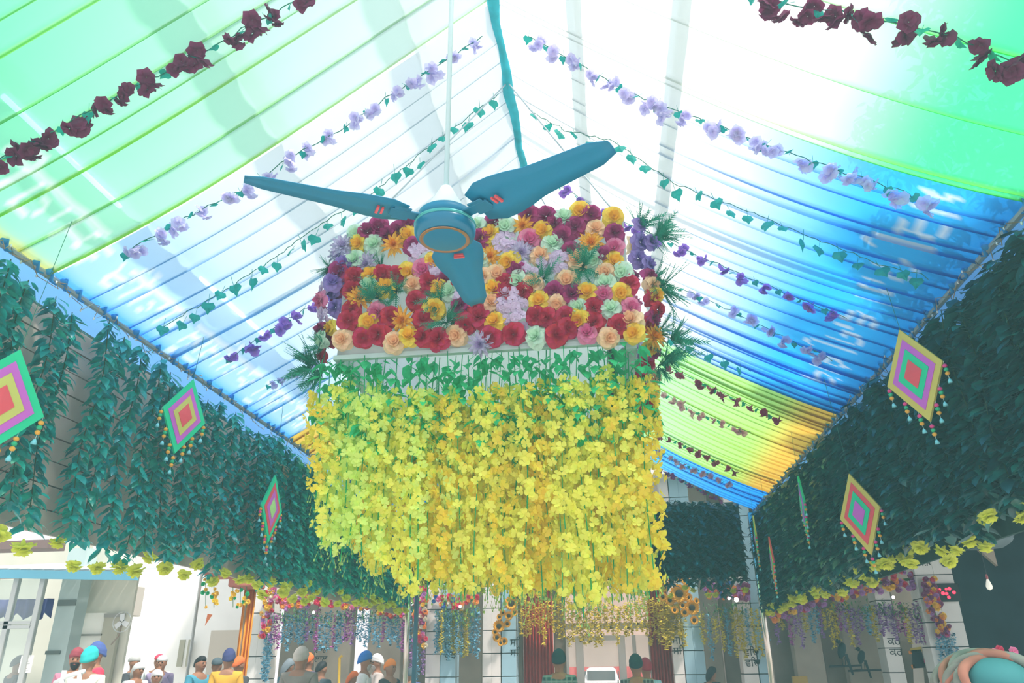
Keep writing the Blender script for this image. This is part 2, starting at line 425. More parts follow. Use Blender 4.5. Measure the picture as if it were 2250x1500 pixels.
def vine(nm, pos, rz, k, label, group, lm, length, dense=False, carn=True, rnd=random):
    lv, st = (VINES_D if dense else VINES)[k % (4 if dense else 6)]
    t = thing(nm, label, 'vine', pos, rz, group)
    sc = (length - 0.13) / 1.66
    f = stuff(obj('foliage', lv, lm, t, Matrix.Diagonal((1, 1, sc, 1))))
    obj('stem', st, STEM, t, Matrix.Diagonal((1, 1, sc, 1)))
    if carn:
        obj('carnation', CARNS[k % 3], CARN, t, TRS((rnd.uniform(-.04, .04), rnd.uniform(-.03, .03), -length + 0.0), (rnd.uniform(-.6, .6), rnd.uniform(-.6, .6), rnd.random()*6), (lambda q: (q, q, q*1.3))(rnd.uniform(.8, 1.1))))
rn = random.Random(21)
k = 0; y = 2.6
while y < YB - 0.05:                                          # left wall: loose strands, siding showing between
    near = y < 7.2
    hem = float(np.interp(y, [3, 4, 4.8, 5.6, 8, 10, 13], [1.48, 1.52, 1.60, 1.50, 1.48, 1.43, 1.37])) + rn.uniform(-0.10, 0.07)
    vine('leaf_vine', (XL + 0.04 + rn.uniform(-.04, .06), y, ZE - 0.14 + rn.uniform(-.04, .04)), rn.random()*6, k,
         'teal leaf vine over the pinkish left siding, yellow carnation at its tip', 'leaf vines on the left wall', LEAFS[0], hem, carn=True, rnd=rn)
    k += 1; y += rn.uniform(0.17, 0.30) if near else rn.uniform(0.11, 0.19)
y = 3.0
while y < YB - 0.05:                                          # right wall: dense and dark
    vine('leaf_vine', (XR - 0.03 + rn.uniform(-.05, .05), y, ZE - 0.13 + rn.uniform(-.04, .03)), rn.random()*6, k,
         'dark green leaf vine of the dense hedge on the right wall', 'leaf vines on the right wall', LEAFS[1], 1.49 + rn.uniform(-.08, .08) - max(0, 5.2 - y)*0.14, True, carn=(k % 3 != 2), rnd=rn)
    k += 1; y += rn.uniform(0.085, 0.135)
x = XL + 0.05
while x < XR - 0.3:
    vine('leaf_vine', (x, YB + 0.02 + rn.uniform(-.04, .04), ZE + 0.42 - (x - XL)*.045 + rn.uniform(-.04, .04)), rn.random()*6, k,
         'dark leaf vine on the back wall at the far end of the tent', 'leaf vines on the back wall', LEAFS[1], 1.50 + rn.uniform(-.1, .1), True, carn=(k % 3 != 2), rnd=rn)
    k += 1; x += rn.uniform(0.10, 0.16)

# curly light strings along both eaves
wire = mat('copper_wire', (0.35, 0.25, 0.15), 0.4, metal=0.5)
for s, X, lb in ((-1, XL + 0.05, 'thin curly fairy light wire along the left eave'), (1, XR - 0.05, 'thin curly fairy light wire along the right eave')):
    b = MB(); q = MB(); r = random.Random(9 + s); pts = []
    y = 2.8; i = 0
    while y < YB:
        pts.append((X + r.uniform(-.035, .035), y + r.uniform(-.03, .03), ZE - 0.07 + r.uniform(-.06, .05)))
        if i % 3 == 0: q.ball(pts[-1], 0.008, 5, 3, 1.6)
        y += 0.05; i += 1
    b.tube(pts, 0.003, 4)
    o = tag(b.build('fairy_light_string', wire), lb, 'lights')
    stuff(q.build('bulb', mat('clear_bulb', (0.8, 0.85, 0.8), 0.2), o, True))
# ------------------------------------------------------------------ flower canopy hung under the ridge
YF = 4.3; YK = 6.25
CX0, CX1 = -1.66, 0.22
PZ0 = at(1070, 762, Y=YF).z; PZ1 = at(1070, 500, Y=YF).z + 0.02
canopy = thing('flower_canopy', 'large square hanging canopy frame covered in coloured artificial roses under the ridge', 'canopy', ((CX0+CX1)/2, (YF+YK)/2, PZ0))
OC = Vector(canopy.location)
def cpart(mb, name, m, smooth=False):
    mb.v = [tuple(Vector(p) - OC) for p in mb.v]
    return mb.build(name, m, canopy, smooth)
wcl = mat('white_panel_cloth', (0.92, 0.96, 0.98), 0.8, trans=0.7)
fr = mat('white_frame_paint', (0.50, 0.66, 0.66), 0.5)
for a, c in (((CX0, YF, PZ0), (CX1, YF + 0.03, PZ1)), ((CX0, YK - 0.03, PZ0), (CX1, YK, PZ1)), ((CX0, YF + 0.03, PZ0), (CX0 + 0.03, YK - 0.03, PZ1)), ((CX1 - 0.03, YF + 0.03, PZ0), (CX1, YK - 0.03, PZ1))):
    cpart(MB().box(a, c), 'side_panel', wcl)
for i in range(3): cpart(MB().tube([(CX0 + .4 + i*.54, YF + .02, PZ1 - .02), (CX0 + .4 + i*.54, YK - .02, PZ1 - .02)], .015, 6), 'cross_bar', mat('pale_bar', (.7, .74, .74), .5))
for a, c in (((CX0 - .02, YF - .01, PZ0 - .03), (CX1 + .02, YF + .03, PZ0)), ((CX0 - .02, YK - .04, PZ0 - .05), (CX1 + .02, YK + .03, PZ0)),
             ((CX0 - .02, YF + .04, PZ0 - .05), (CX0 + .05, YK - .04, PZ0)), ((CX1 - .05, YF + .04, PZ0 - .05), (CX1 + .02, YK - .04, PZ0))):
    cpart(MB().box(a, c), 'bottom_rail', fr)
dkp = mat('dark_post', (0.10, 0.12, 0.13), 0.6)
cpart(MB().tube([(CX1 - 0.13, YF + 0.18, PZ0 - 0.42), (CX1 - 0.13, YF + 0.18, PZ0)], 0.028, 8), 'post', dkp)
cpart(MB().tube([(CX1 - 0.05, YF + 0.16, PZ0 - 0.42), (CX1 - 0.05, YF + 0.16, PZ0)], 0.025, 8), 'post', fr)
for x in (CX0 + .03, CX1 - .03):
    for y in (YF + .03, YK - .03):
        cpart(MB().tube([(x, y, PZ1), (XC, (YF+YK)/2 + (y - (YF+YK)/2)*0.6, ZR - 0.05)], 0.006, 5), 'hanging_wire', steel)

# ---- flower meshes (unit: about 0.07 m radius, facing +Z)
def rose_meshes(seed):
    r = random.Random(seed); o = MB(); h = MB()
    for ring, (n, R, wd, ba, ti, cup) in enumerate(((5, .062, .040, .004, .22, .30), (5, .050, .036, .004, .62, .40))):
        for k in range(n): petal(o, 2*PI*k/n + ring*.63 + r.uniform(-.15, .15), R*r.uniform(.9, 1.1), wd, ba, ti + r.uniform(-.1, .1), cup, 0.002*ring, 4, 3, False, 0.55)
    for ring, (n, R, wd, ba, ti, cup) in enumerate(((4, .038, .026, .003, 1.0, .7), (3, .034, .018, .001, 1.3, .9))):
        for k in range(n): petal(h, 2*PI*k/n + ring*.8 + r.uniform(-.2, .2), R, wd, ba, ti, cup, 0.004, 3, 2, False, 0.2)
    return o.mesh('rose_petals'), h.mesh('rose_heart')
def dahlia_meshes(seed):
    r = random.Random(seed); o = MB(); h = MB()
    for ring, (n, R, ti) in enumerate(((11, .095, .12), (10, .085, .40), (9, .070, .70))):
        for k in range(n): petal(o, 2*PI*k/n + ring*.3 + r.uniform(-.1, .1), R*r.uniform(.88, 1.08), .017, .004, ti, .35, 0.003*ring, 2, 3, True, 0.1)
    for ring, (n, R, ti) in enumerate(((8, .05, 1.0), (6, .04, 1.3))):
        for k in range(n): petal(h, 2*PI*k/n + ring*.3, R, .011, .003, ti, .4, .006, 2, 2, True, 0)
    return o.mesh('dahlia_petals'), h.mesh('dahlia_heart')
def hydrangea_mesh(seed):
    r = random.Random(seed); b = MB()
    for i in range(16):
        a = r.random()*6.28; rr = .07*math.sqrt(r.random()); z = .035*(1 - (rr/.07)**2)
        m = Matrix.Translation((rr*math.cos(a), rr*math.sin(a), z)) @ Euler((r.uniform(-.5, .5), r.uniform(-.5, .5), r.random()*6)).to_matrix().to_4x4()
        q = MB()
        for k in range(5): petal(q, 2*PI*k/5, .026, .014, .002, .2, .3, 0, 2, 2)
        b.add(q.v, q.f, m)
    return b.mesh('hydrangea_florets')
def fern_mesh(seed):
    r = random.Random(seed); b = MB()
    for i in range(16):
        a = r.random()*6.28; el = r.uniform(.05, 1.1); L = r.uniform(.10, .19)
        d = Vector((math.cos(a)*math.cos(el), math.sin(a)*math.cos(el), math.sin(el))); s = d.cross(Vector((.1, .2, 1))).normalized(); u = s.cross(d)
        b.tube([(0, 0, 0), d*L], [.003, .001], 3)
        for j in range(9):
            p = d*L*(.2 + .8*j/9) - u*0.02*(j/9)**2
            for sg in (-1, 1):
                e = p + s*sg*.030*(1 - .5*j/9) + d*.028; w_ = d*.005
                b.add([p - w_, p + w_, e], [(0, 1, 2)])
    return b.mesh('fern_fronds')
ROSES = [rose_meshes(i) for i in range(4)]; DAHL = [dahlia_meshes(i) for i in range(2)]; HYD = [hydrangea_mesh(i) for i in range(3)]; FERN = [fern_mesh(i) for i in range(3)]
def fmat(n, c, c2): return mat('petal_' + n, c, 0.6, trans=0.30, var=0.10, scale=45, hue=0.012), mat('heart_' + n, c2, 0.6, trans=0.2)
FC = {'R': fmat('crimson', (.62, .025, .10), (.50, .01, .07)), 'M': fmat('magenta', (.46, .035, .22), (.34, .02, .16)),
      'Y': fmat('yellow', (.93, .72, .09), (.92, .55, .03)), 'W': fmat('mint_white', (.66, .88, .76), (.60, .86, .66)),
      'P': fmat('pink', (.80, .26, .46), (.72, .14, .36)), 'C': fmat('peach', (.93, .70, .46), (.92, .58, .34)),
      'O': fmat('amber', (.94, .55, .07), (.90, .38, .02)), 'L': fmat('violet', (.36, .26, .66), (.3, .2, .6)),
      'D': fmat('lilac', (.62, .58, .80), (.55, .45, .74)), 'H': fmat('pale_lilac', (.70, .58, .80), (.6, .5, .75))}
FERNM = mat('fern_green', (.02, .30, .18), .5, trans=.25, var=.25, scale=20)
FNAME = {'R': 'crimson', 'M': 'magenta', 'Y': 'yellow', 'W': 'mint white', 'P': 'pink', 'C': 'peach', 'O': 'amber', 'L': 'violet', 'D': 'lilac', 'H': 'pale lilac'}
rn = random.Random(5)
def place_flower(code, pos, nrm, sc=1.0):
    nrm = Vector(nrm) + Vector((rn.uniform(-.3, .3), rn.uniform(-.3, .3), rn.uniform(-.35, .25)))
    m = aim(Vector(pos) - OC, nrm, rn.random()*6, sc)
    if code == 'F':
        return obj('fern_spray', rn.choice(FERN), FERNM, canopy, m)
    a, h = FC[code]
    if code == 'H':
        o = obj('hydrangea', rn.choice(HYD), a, canopy, m)
    else:
        nm, (pm_, hm_) = ('dahlia', rn.choice(DAHL)) if code in 'OD' else ('rose', rn.choice(ROSES))
        o = obj(nm, pm_, a, canopy, m); obj(nm + '_heart', hm_, h, o)
    o['label'] = FNAME[code] + ' artificial ' + o.name.split('.')[0]
    return o
FL = """395,275M 455,250M 505,290M 565,265M 330,285W 615,230M 260,355D 345,340Y 430,345W 540,345O 645,350M 615,290Y 390,450D 330,430W 690,400H 755,440Y 700,480P 615,490Y
240,490M 265,455L 325,520R 410,515Y 480,510R 550,510R 645,565C 735,550R 800,490H 205,545L 405,565W 310,590R 490,580Y 555,600F 850,600W 790,580Y 820,535M 350,640O 450,640F 450,715P 290,760R 305,700R
400,770Y 520,740R 660,650R 700,750R 760,700Y 800,650F 830,770F 590,760O 905,680M 950,640H 255,865C 370,855R 455,835R 540,880C 620,850Y 700,850R 785,860R 880,840C 930,780R 1005,740R 1095,770Y 1015,890D 1070,850R
1000,240W 1095,215M 1150,245W 1070,290Y 1010,315M 1250,240O 1280,180M 1375,190M 1360,270Y 1285,315P 1470,200W 1560,165Y 1620,180M 1535,245M 1420,240M 1645,260C 1745,190Y 1750,280M 1465,300M 1150,340H 1240,385D 1410,345W 1510,380M 1620,340O 1750,360P 1345,410C 1070,410O 1170,440Y 1690,410M
1745,440Y 1010,430W 1435,450H 1580,470F 1360,530F 1105,505C 1215,490M 1790,500W 1700,500C 1030,520C 1150,550R 1220,540W 1490,540C 1085,590Y 1150,610R 1250,600R 1420,600M 1515,615M 1600,610Y 1690,615P 1785,610Y 1830,560R 1335,655Y 1190,650H 1435,670C 1550,690W 1635,690R 1070,660C
1320,735R 1380,745R 1210,730H 1500,800R 1555,755Y 1640,770R 1730,700W 1840,690P 1775,785R 1840,760C 1600,830P 1195,835R 1320,850W 1430,840R 1480,740R 1720,855C 1855,830Y 880,480M 900,560R 960,520H 985,590R 880,420M 930,380P 860,360Y 800,400H 900,300W 1000,690R 840,300M 1540,430C 1640,430W 1300,470H 1300,560C 1700,560W""".split()
for s in FL:
    code = s[-1]; cx, cy = map(float, s[:-1].split(','))
    p = at(650 + cx/2.5, 400 + cy/2.5, Y=YF - 0.055)
    place_flower(code, p, (0, -1, -0.12), {'O': 1.0, 'D': 1.05, 'F': 1.0, 'H': 1.15}.get(code, 1.2) * rn.uniform(.95, 1.15))
# the two end faces, seen edge on, and the column of blooms down the right corner
for s in "1890,235L 1880,420L 1935,450L 1950,330L 1955,570C 1950,640R 1985,700R 1980,620Y 1960,750M 1960,850O 1950,910Y 1930,1000R 1965,1070C 1955,1140Y 1930,1220R 1940,1310R 1900,1080R 1905,1140C 1960,930M 1925,780R 1890,330L 1940,520M".split():
    code = s[-1]; cx, cy = map(float, s[:-1].split(','))
    d = 0.08 if cy < 850 else 0.10 + (cy - 850)/500*1.2
    place_flower(code, at(650 + cx/2.5, 400 + cy/2.5, Y=YF + d), (0.8, -0.7, -0.1), rn.uniform(.95, 1.15))
for s in "240,400D 200,490M 205,540L 165,600H 150,690H 165,740H 140,650P 140,810M 145,865W 195,800Y 205,600L 150,950R 230,640M 220,690L 190,860R 240,560R".split():
    code = s[-1]; cx, cy = map(float, s[:-1].split(','))
    place_flower(code, at(650 + cx/2.5, 400 + cy/2.5, Y=YF + rn.uniform(.05, .3)), (-0.7, -0.7, -0.1), rn.uniform(.95, 1.15))
for side, X in ((-1, CX0 - .05), (1, CX1 + .05)):
    for i in range(5):
        for j in range(5):
            place_flower(rn.choice('RMYWPCLDH'), (X, YF + .45 + i*.38 + rn.uniform(-.06, .06), PZ0 + .08 + j*.19 + rn.uniform(-.05, .05)), (side, -.2, 0), 1.1)
for (cx, cy, dx, dz, sc) in ((1880, 250, .6, .5, 1.2), (1980, 285, 1, .3, 1.3), (1960, 320, .9, .1, 1.1), (2000, 580, 1, -.2, 1.4), (1960, 540, .9, -.3, 1.1), (2060, 860, 1, .1, 1.3), (2030, 960, 1, -.3, 1.3), (1990, 1010, 1, -.5, 1.0), (1985, 830, 1, .3, 1.0),
                             (110, 990, -1, -.1, 1.4), (150, 1030, -.9, -.5, 1.3), (80, 1010, -1, .1, 1.1), (190, 470, -.9, .2, .8), (1540, 440, 0, -.2, .9), (170, 900, -1, 0, 1.0), (470, 480, -.2, .1, .8)):
    o = obj('fern_spray', rn.choice(FERN), FERNM, canopy, aim(at(650 + cx/2.5, 400 + cy/2.5, Y=YF + (.0 if 300 < cx < 1700 else .12)) - OC, (dx, -.45, dz), rn.random()*6, sc))

# ------------------------------------------------------------------ yellow flower strands hanging inside the canopy
YFL = [mat('yellow_floret', (.96, .95, .16), .6, trans=.4, var=.06, scale=9, hue=.012), mat('golden_shade_floret', (.98, .80, .08), .6, trans=.45, var=.06, scale=9, hue=.014), mat('lemon_lit_floret', (.85, 1.0, .28), .6, trans=.5, var=.06, scale=9, hue=.012)]  # golden and lemon tones paint in the shaded and brightly lit strands
GL = mat('fresh_leaf', (.05, .62, .28), .5, trans=.5, var=.2, scale=20)
TIP = mat('pale_bud', (.45, .70, .22), .6, trans=.3)
def strand_meshes(seed, L, leafy=0.40):
    r = random.Random(seed); fl = MB(); lf = MB(); st = MB(); bd = MB(); pts = []
    a0 = r.random()*6; n = 40
    for i in range(n + 1):
        z = -L*i/n; pts.append((.018*math.sin(z*4 + a0), .018*math.cos(z*3.3 + a0), z))
    st.tube(pts, .0035, 4)
    z = -leafy*r.uniform(.35, .9)
    while z > -L + .05:
        t = 1 - abs((-z - L*.55)/(L*.6)); a = r.random()*6.28
        rr = (.030 + .045*max(0, t))*r.uniform(.5, 1.2)
        c = Vector((.018*math.sin(z*4 + a0) + rr*math.cos(a), .018*math.cos(z*3.3 + a0) + rr*math.sin(a), z))
        m = Matrix.Translation(c) @ Vector((math.cos(a)*.9, math.sin(a)*.9, r.uniform(-.7, .5))).to_track_quat('Z', 'Y').to_matrix().to_4x4() @ Matrix.Rotation(r.random()*6, 4, 'Z')
        q = MB()
        for k in range(4):
            R = r.uniform(.020, .034); A = PI/2*k + r.uniform(-.2, .2); ca, sa = math.cos(A), math.sin(A); zz = r.uniform(.0, .016)
            P = [(0, 0), (.45, .42), (.9, .52), (1.1, 0), (.9, -.52), (.45, -.42)]
            q.add([((x*ca - y*sa)*R, (x*sa + y*ca)*R, zz*x + .006*abs(y)) for x, y in P], [(0, 1, 2, 3), (0, 3, 4, 5)])
        fl.add(q.v, q.f, m); z -= r.uniform(.007, .015)
    for i in range(18):
        z = -leafy*1.5*r.random(); a = r.random()*6.28
        leaf(lf, Vector((.02*math.cos(a), .02*math.sin(a), z)), (math.cos(a), math.sin(a), -r.uniform(.2, 1.1)), (0, 0, 1), r.uniform(.065, .11), r.uniform(.04, .06), .15)
    for i in range(4):
        z = -L + r.uniform(-.06, .10); a = r.random()*6.28; p = Vector((r.uniform(-.03, .03), r.uniform(-.03, .03), z))
        e = p + Vector((.02*math.cos(a), .02*math.sin(a), -.05)); bd.tube([p, e], .0018, 3); bd.ball(e, .006, 5, 3, 1.4)
    return fl.mesh('florets'), lf.mesh('strand_leaves'), st.mesh('strand_stem'), bd.mesh('buds')
STR = {L: [strand_meshes(int(L*1000) + s, L) for s in range(3)] for L in (1.1, 1.3, 1.5, 1.7)}
def strand(x, y, L, m, label, group, zt=None):
    k = min(STR, key=lambda q: abs(q - L)); fl, lf, st, bd = rn.choice(STR[k]); S = Matrix.Diagonal((1, 1, L/k, 1))
    t = thing('flower_strand', label, 'garland', (x, y, (PZ0 - .02) if zt is None else zt), rn.random()*6, group)
    stuff(obj('florets', fl, m, t, S)); stuff(obj('leaves', lf, GL, t, S)); obj('stem', st, GL, t, S); stuff(obj('buds', bd, TIP, t, S))
def bottom_px(px):
    xs = [685, 700, 730, 770, 800, 830, 855, 864, 872, 885, 900, 930, 1000, 1100, 1200, 1280, 1340, 1400, 1450]
    ys = [1130, 1190, 1225, 1245, 1270, 1295, 1300, 1255, 1280, 1320, 1330, 1330, 1325, 1335, 1350, 1372, 1345, 1335, 1325]
    return float(np.interp(px, xs, ys))
G1 = 'yellow strands along the front edge of the canopy'
px = 690.0
while px < 1446:
    if not 860 < px < 872:
        p = at(px, 770, Y=YF + .02 + rn.uniform(-.04, .06))
        q = at(px, bottom_px(px) - rn.uniform(0, 55 if rn.random() < .6 else 140), Y=YF)
        strand(at(px, 1050, Y=p.y).x, p.y, max(.7, PZ0 - .02 - q.z), YFL[2] if px < 860 and rn.random() < .7 else rn.choice((YFL[0], YFL[0], YFL[1], YFL[2])) if px < 1050 else rn.choice((YFL[0], YFL[1], YFL[0])),
               'brightly lit lemon yellow flower strand hanging from the left front of the canopy' if px < 866 else 'yellow flower strand hanging from the front edge of the canopy', G1 if px >= 866 else 'brightly lit lemon strands at the left front of the canopy')
    px += rn.uniform(14, 23)
for row, (yy, n, m0, m1) in enumerate(((YF + .45, 19, .0, .15), (YF + .95, 17, .05, .2), (YK - .45, 16, .05, .2), (YK - .06, 20, .05, .2))):
    for i in range(n):
        x = CX0 + .14 + (CX1 - CX0 - .18)*(i + rn.uniform(.2, .8))/n
        if row and x < -1.35: continue
        yq = yy + rn.uniform(-.08, .08); qx, _ = seen((x, yq, PZ0 - .8))
        if 852 < qx < 884: continue
        lim = PZ0 - .03 - at(qx, bottom_px(qx) - rn.uniform(5, 60), Y=yq).z
        strand(x, yq, min(rn.uniform(1.38, 1.62) - m0, max(.8, lim)), rn.choice((YFL[1], YFL[1], YFL[0])), 'shaded golden yellow flower strand hanging deep inside the canopy', 'shaded golden strands inside the canopy')
for side, X in ((-1, CX0 + .05), (1, CX1 - .03)):
    for i in range(7):
        yq = YF + .25 + i*.24; qx, _ = seen((X, yq, PZ0 - .8))
        if 852 < qx < 884: continue
        strand(X + rn.uniform(-.04, .04), yq, min(rn.uniform(1.25, 1.5), max(.7, PZ0 - .03 - at(qx, bottom_px(qx) - rn.uniform(5, 50), Y=yq).z)), rn.choice(YFL), 'yellow flower strand under the %s edge of the canopy' % ('left' if side < 0 else 'right'), 'yellow strands under the %s edge of the canopy' % ('left' if side < 0 else 'right'))
# ------------------------------------------------------------------ ceiling fan on a long rod
fanm = mat('fan_blue_black', (0.010, 0.17, 0.30), 0.30, spec=0.5)
fanb = mat('fan_blade_paint', (0.008, 0.20, 0.36), 0.45, spec=0.4)
rodm = mat('rod_white_paint', (0.62, 0.80, 0.82), 0.45)
trimm = mat('fan_teal_ring', (0.08, 0.42, 0.42), 0.25, metal=0.4)
redm = mat('fan_red_mark', (0.75, 0.10, 0.12), 0.5)
FO = at(978, 497, Y=2.06)
fan = thing('ceiling_fan', 'dark blue three blade ceiling fan on a long pale rod before the canopy', 'fan', FO)
MB().lathe([(0, -.055), (.060, -.054), (.078, -.050), (.092, -.042), (.099, -.028), (.100, -.012), (.097, .0), (.092, .006), (.070, .012)], 40).build('motor_housing', fanm, fan, True)
MB().lathe([(0.0765, -.052), (.0795, -.0535), (.082, -.051)], 40).build('lower_ring', mat('fan_copper_ring', (.45, .22, .12), .3, metal=.6), fan, True)
MB().lathe([(.0985, -.004), (.1015, .000), (.1000, .006), (.090, .011)], 40).build('trim_ring', trimm, fan, True)
MB().lathe([(.080, .010), (.088, .018), (.088, .042), (.060, .052), (.02, .054)], 40).build('upper_housing', fanb, fan, True)
MB().lathe([(.072, .052), (.066, .062), (.040, .105), (.018, .150), (.0, .152)], 32).build('canopy_cup', rodm, fan, True)
zr = ZR - FO.z - 0.05
MB().tube([(0, 0, .14), (0.0, 0, zr)], .0085, 10).build('rod', rodm, fan, True)
MB().box((XC - FO.x - .03, -.015, zr - .01), (.03, .015, zr + .02)).build('hook_bar', steel, fan)
for k, ang in enumerate((-30, 210, 90)):
    R0, R1 = .135, .625; vs = []; fs = []; n = 9
    for j in range(n + 1):
        t = j/n; r = R0 + (R1 - R0)*t
        wl_ = (.072 + .016*math.sin(PI*min(1, t*2.2))*(t < .45) + .010*(1 - t)) * (1 - .42*t) * (1.0 if t < .97 else .6) * (0.75 if j == 0 else 1)
        for s in (-1, -.33, .33, 1):
            z = .020 - s*wl_*.20 + .006*(1 - s*s)
            for dz in (0, -.003): vs.append((r, s*wl_, z + dz))
    for j in range(n):
        for i in range(3):
            a = j*8 + i*2; c = a + 8
            fs += [(a, a+2, c+2, c), (a+1, c+1, c+3, a+3)]
        fs += [(j*8, j*8+8, j*8+9, j*8+1), (j*8+6, j*8+7, j*8+15, j*8+14)]
    fs += [(0, 1, 3, 2), (2, 3, 5, 4), (4, 5, 7, 6)]
    e = n*8; fs += [(e, e+2, e+3, e+1), (e+2, e+4, e+5, e+3), (e+4, e+6, e+7, e+5)]
    mm = Matrix.Rotation(math.radians(ang), 4, 'Z')
    b = MB(); b.add(vs, fs); bl = b.build('blade', fanb, fan, True); bl.matrix_local = mm
    MB().box((.085, -.02, .012), (.185, .02, .019), None, .002).box((.12, -.035, .013), (.175, .035, .018), None, .002).build('blade_iron', fanm, bl)
    MB().box((.205, -.020, .0085), (.212, .012, .0155)).box((.220, -.022, .0085), (.228, .016, .0155)).build('red_mark', redm, bl)

# ------------------------------------------------------------------ flower garlands strung under the roof slopes
def on_slope(side, px, py, drop=0.07):
    r = Vector(ray(px, py)); o = Vector((0, 0, EYE)); xe = XL if side < 0 else XR
    nrm = Vector((ZE - ZR, 0, -(xe - XC))).normalized(); p0 = Vector((XC, 0, ZR - drop))
    k = (p0 - o).dot(nrm) / r.dot(nrm); p = o + r*k
    u = (p.x - XC)/(xe - XC); sag = 0.10 if side < 0 else 0.17
    for _ in range(3):
        p0 = Vector((XC, 0, ZR - drop - sag*4*u*(1 - u))); k = (p0 - o).dot(nrm)/r.dot(nrm); p = o + r*k; u = (p.x - XC)/(xe - XC)
    return p
def blossom_mesh(seed, n=4, R=.040):
    r = random.Random(seed); b = MB()
    for i in range(n):
        m = Matrix.Translation((r.uniform(-.03, .03), r.uniform(-.03, .03), r.uniform(-.05, -.0))) @ Euler((r.uniform(2, 4), r.uniform(-.9, .9), r.random()*6)).to_matrix().to_4x4()
        q = MB()
        for k in range(6): petal(q, 2*PI*k/6, R*r.uniform(.85, 1.15), R*.56, .002, .3 + r.uniform(-.2, .3), .35, 0, 2, 2)
        for k in range(4): petal(q, 2*PI*k/4 + .3, R*.6, R*.3, .001, .9, .3, .002, 2, 2)
        b.add(q.v, q.f, m)
    return b.mesh('blossom')
def ivy_leaf_mesh(seed):
    r = random.Random(seed); R = .047
    P = [(0, 0), (.50, .12), (.78, -.30), (.62, -.62), (.32, -.80), (0, -1.35), (-.32, -.80), (-.62, -.62), (-.78, -.30), (-.50, .12)]
    vs = [(x*R, .012*abs(x) + r.uniform(-.004, .004), y*R) for x, y in P] + [(0, -.004, -.5*R)]
    b = MB().add(vs, [(10, (i+1) % 10, i) for i in range(10)]); b.tube([(0, 0, 0), (0, 0.0, .05)], .0015, 3)
    return b.mesh('ivy_leaf', False)
BLO = [blossom_mesh(i) for i in range(4)]; BLS = [blossom_mesh(20 + i, 2, .030) for i in range(2)]; IVY = [ivy_leaf_mesh(i) for i in range(3)]
STRING = mat('garland_string', (.03, .20, .14), .8)
GM = {'maroon': mat('maroon_blossom', (.24, .02, .11), .6, trans=.35), 'lilac': mat('lilac_blossom', (.78, .74, 1.0), .6, trans=.6, hue=.02), 'violet': mat('violet_blossom', (.46, .24, .78), .6, trans=.5, hue=.02),
      'crimson': mat('crimson_blossom', (.50, .05, .20), .6, trans=.3), 'pink': mat('pink_blossom', (.88, .50, .66), .6, trans=.45)}
IVM = mat('ivy_teal', (.01, .42, .36), .5, trans=.3, var=.15, scale=20)
gr_ = random.Random(31)
def garland(label, side, pts, n, kind, m=None, lv=True, sc=1.0, drop=0.07):
    P = [on_slope(side, *p, drop) for p in pts]
    cum = [0.0]
    for a, c in zip(P, P[1:]): cum.append(cum[-1] + (c - a).length)
    def along(s):
        for i in range(len(P) - 1):
            if s <= cum[i+1] or i == len(P) - 2:
                return P[i].lerp(P[i+1], (s - cum[i])/(cum[i+1] - cum[i]))
    t = thing('ivy_garland' if kind == 'ivy' else 'flower_garland', label, 'garland', P[0]); O = P[0]
    b = MB(); N = n*3
    b.tube([along(cum[-1]*i/N) - O + Vector((0, gr_.uniform(-.012, .012), gr_.uniform(-.015, .008))) for i in range(N + 1)], .003, 4)
    b.build('string', STRING, t)
    for i in range(n):
        p = along(cum[-1]*(i + .5 + gr_.uniform(-.2, .2))/n) - O
        if kind == 'ivy':
            obj('ivy_leaf', gr_.choice(IVY), IVM, t, TRS(p + Vector((0, gr_.uniform(-.05, .05), -.045)), (gr_.uniform(-.5, .5), gr_.uniform(-.3, .3), gr_.uniform(-1.0, 1.0)), sc*gr_.uniform(1.15, 1.6)))
        else:
            obj('blossom', gr_.choice(BLO), m, t, TRS(p + Vector((0, 0, -.005)), (gr_.uniform(-.4, .4), gr_.uniform(-.4, .4), gr_.random()*6), sc*gr_.uniform(.95, 1.35)))
            if lv:
                q = along(cum[-1]*(i + .02)/n) - O
                obj('leaf', gr_.choice(IVY), IVM, t, TRS(q + Vector((0, 0, -.01)), (gr_.uniform(-1.2, 1.2), gr_.uniform(-.5, .5), gr_.random()*6), sc*.95))
garland('garland of maroon blossoms beside the thick yellow pleat, upper left', -1, [(-40, 368), (75, 312), (260, 208), (430, 122), (540, 60), (690, -20)], 13, 'f', GM['maroon'], True, 1.05)
garland('garland of pale lilac blossoms and teal leaves across the left slope above the ivy string', -1, [(275, 555), (430, 465), (540, 413), (610, 365), (745, 285), (880, 193), (1060, 80)], 17, 'f', GM['lilac'], True, .95)
garland('string of teal ivy leaves on the left slope behind the fan blade', -1, [(350, 722), (515, 624), (610, 562), (690, 500), (810, 430), (925, 335), (1095, 205)], 26, 'ivy')
garland('short garland of violet blossoms beside the left end of the canopy', -1, [(505, 785), (565, 745), (625, 705), (735, 640)], 7, 'f', GM['violet'], True, 1.0)
garland('faint pale lilac garland low on the left slope above the green drape', -1, [(590, 845), (640, 820), (700, 792)], 5, 'f', GM['lilac'], True, .8)
garland('garland of dark maroon blossoms near the upper right corner', 1, [(1660, -8), (1770, 12), (1925, 40), (2080, 75), (2250, 140)], 8, 'f', GM['maroon'], True, 1.15)
garland('long garland of pale lilac blossoms down the right slope from the ridge', 1, [(1160, 78), (1345, 182), (1440, 225), (1640, 300), (1800, 358), (1930, 402), (2060, 447)], 19, 'f', GM['lilac'], True, 1.0)
garland('string of teal ivy leaves on the right slope behind the right fan blade', 1, [(1160, 240), (1240, 285), (1350, 310), (1480, 400), (1640, 460), (1780, 520), (1920, 575), (2040, 608)], 24, 'ivy')
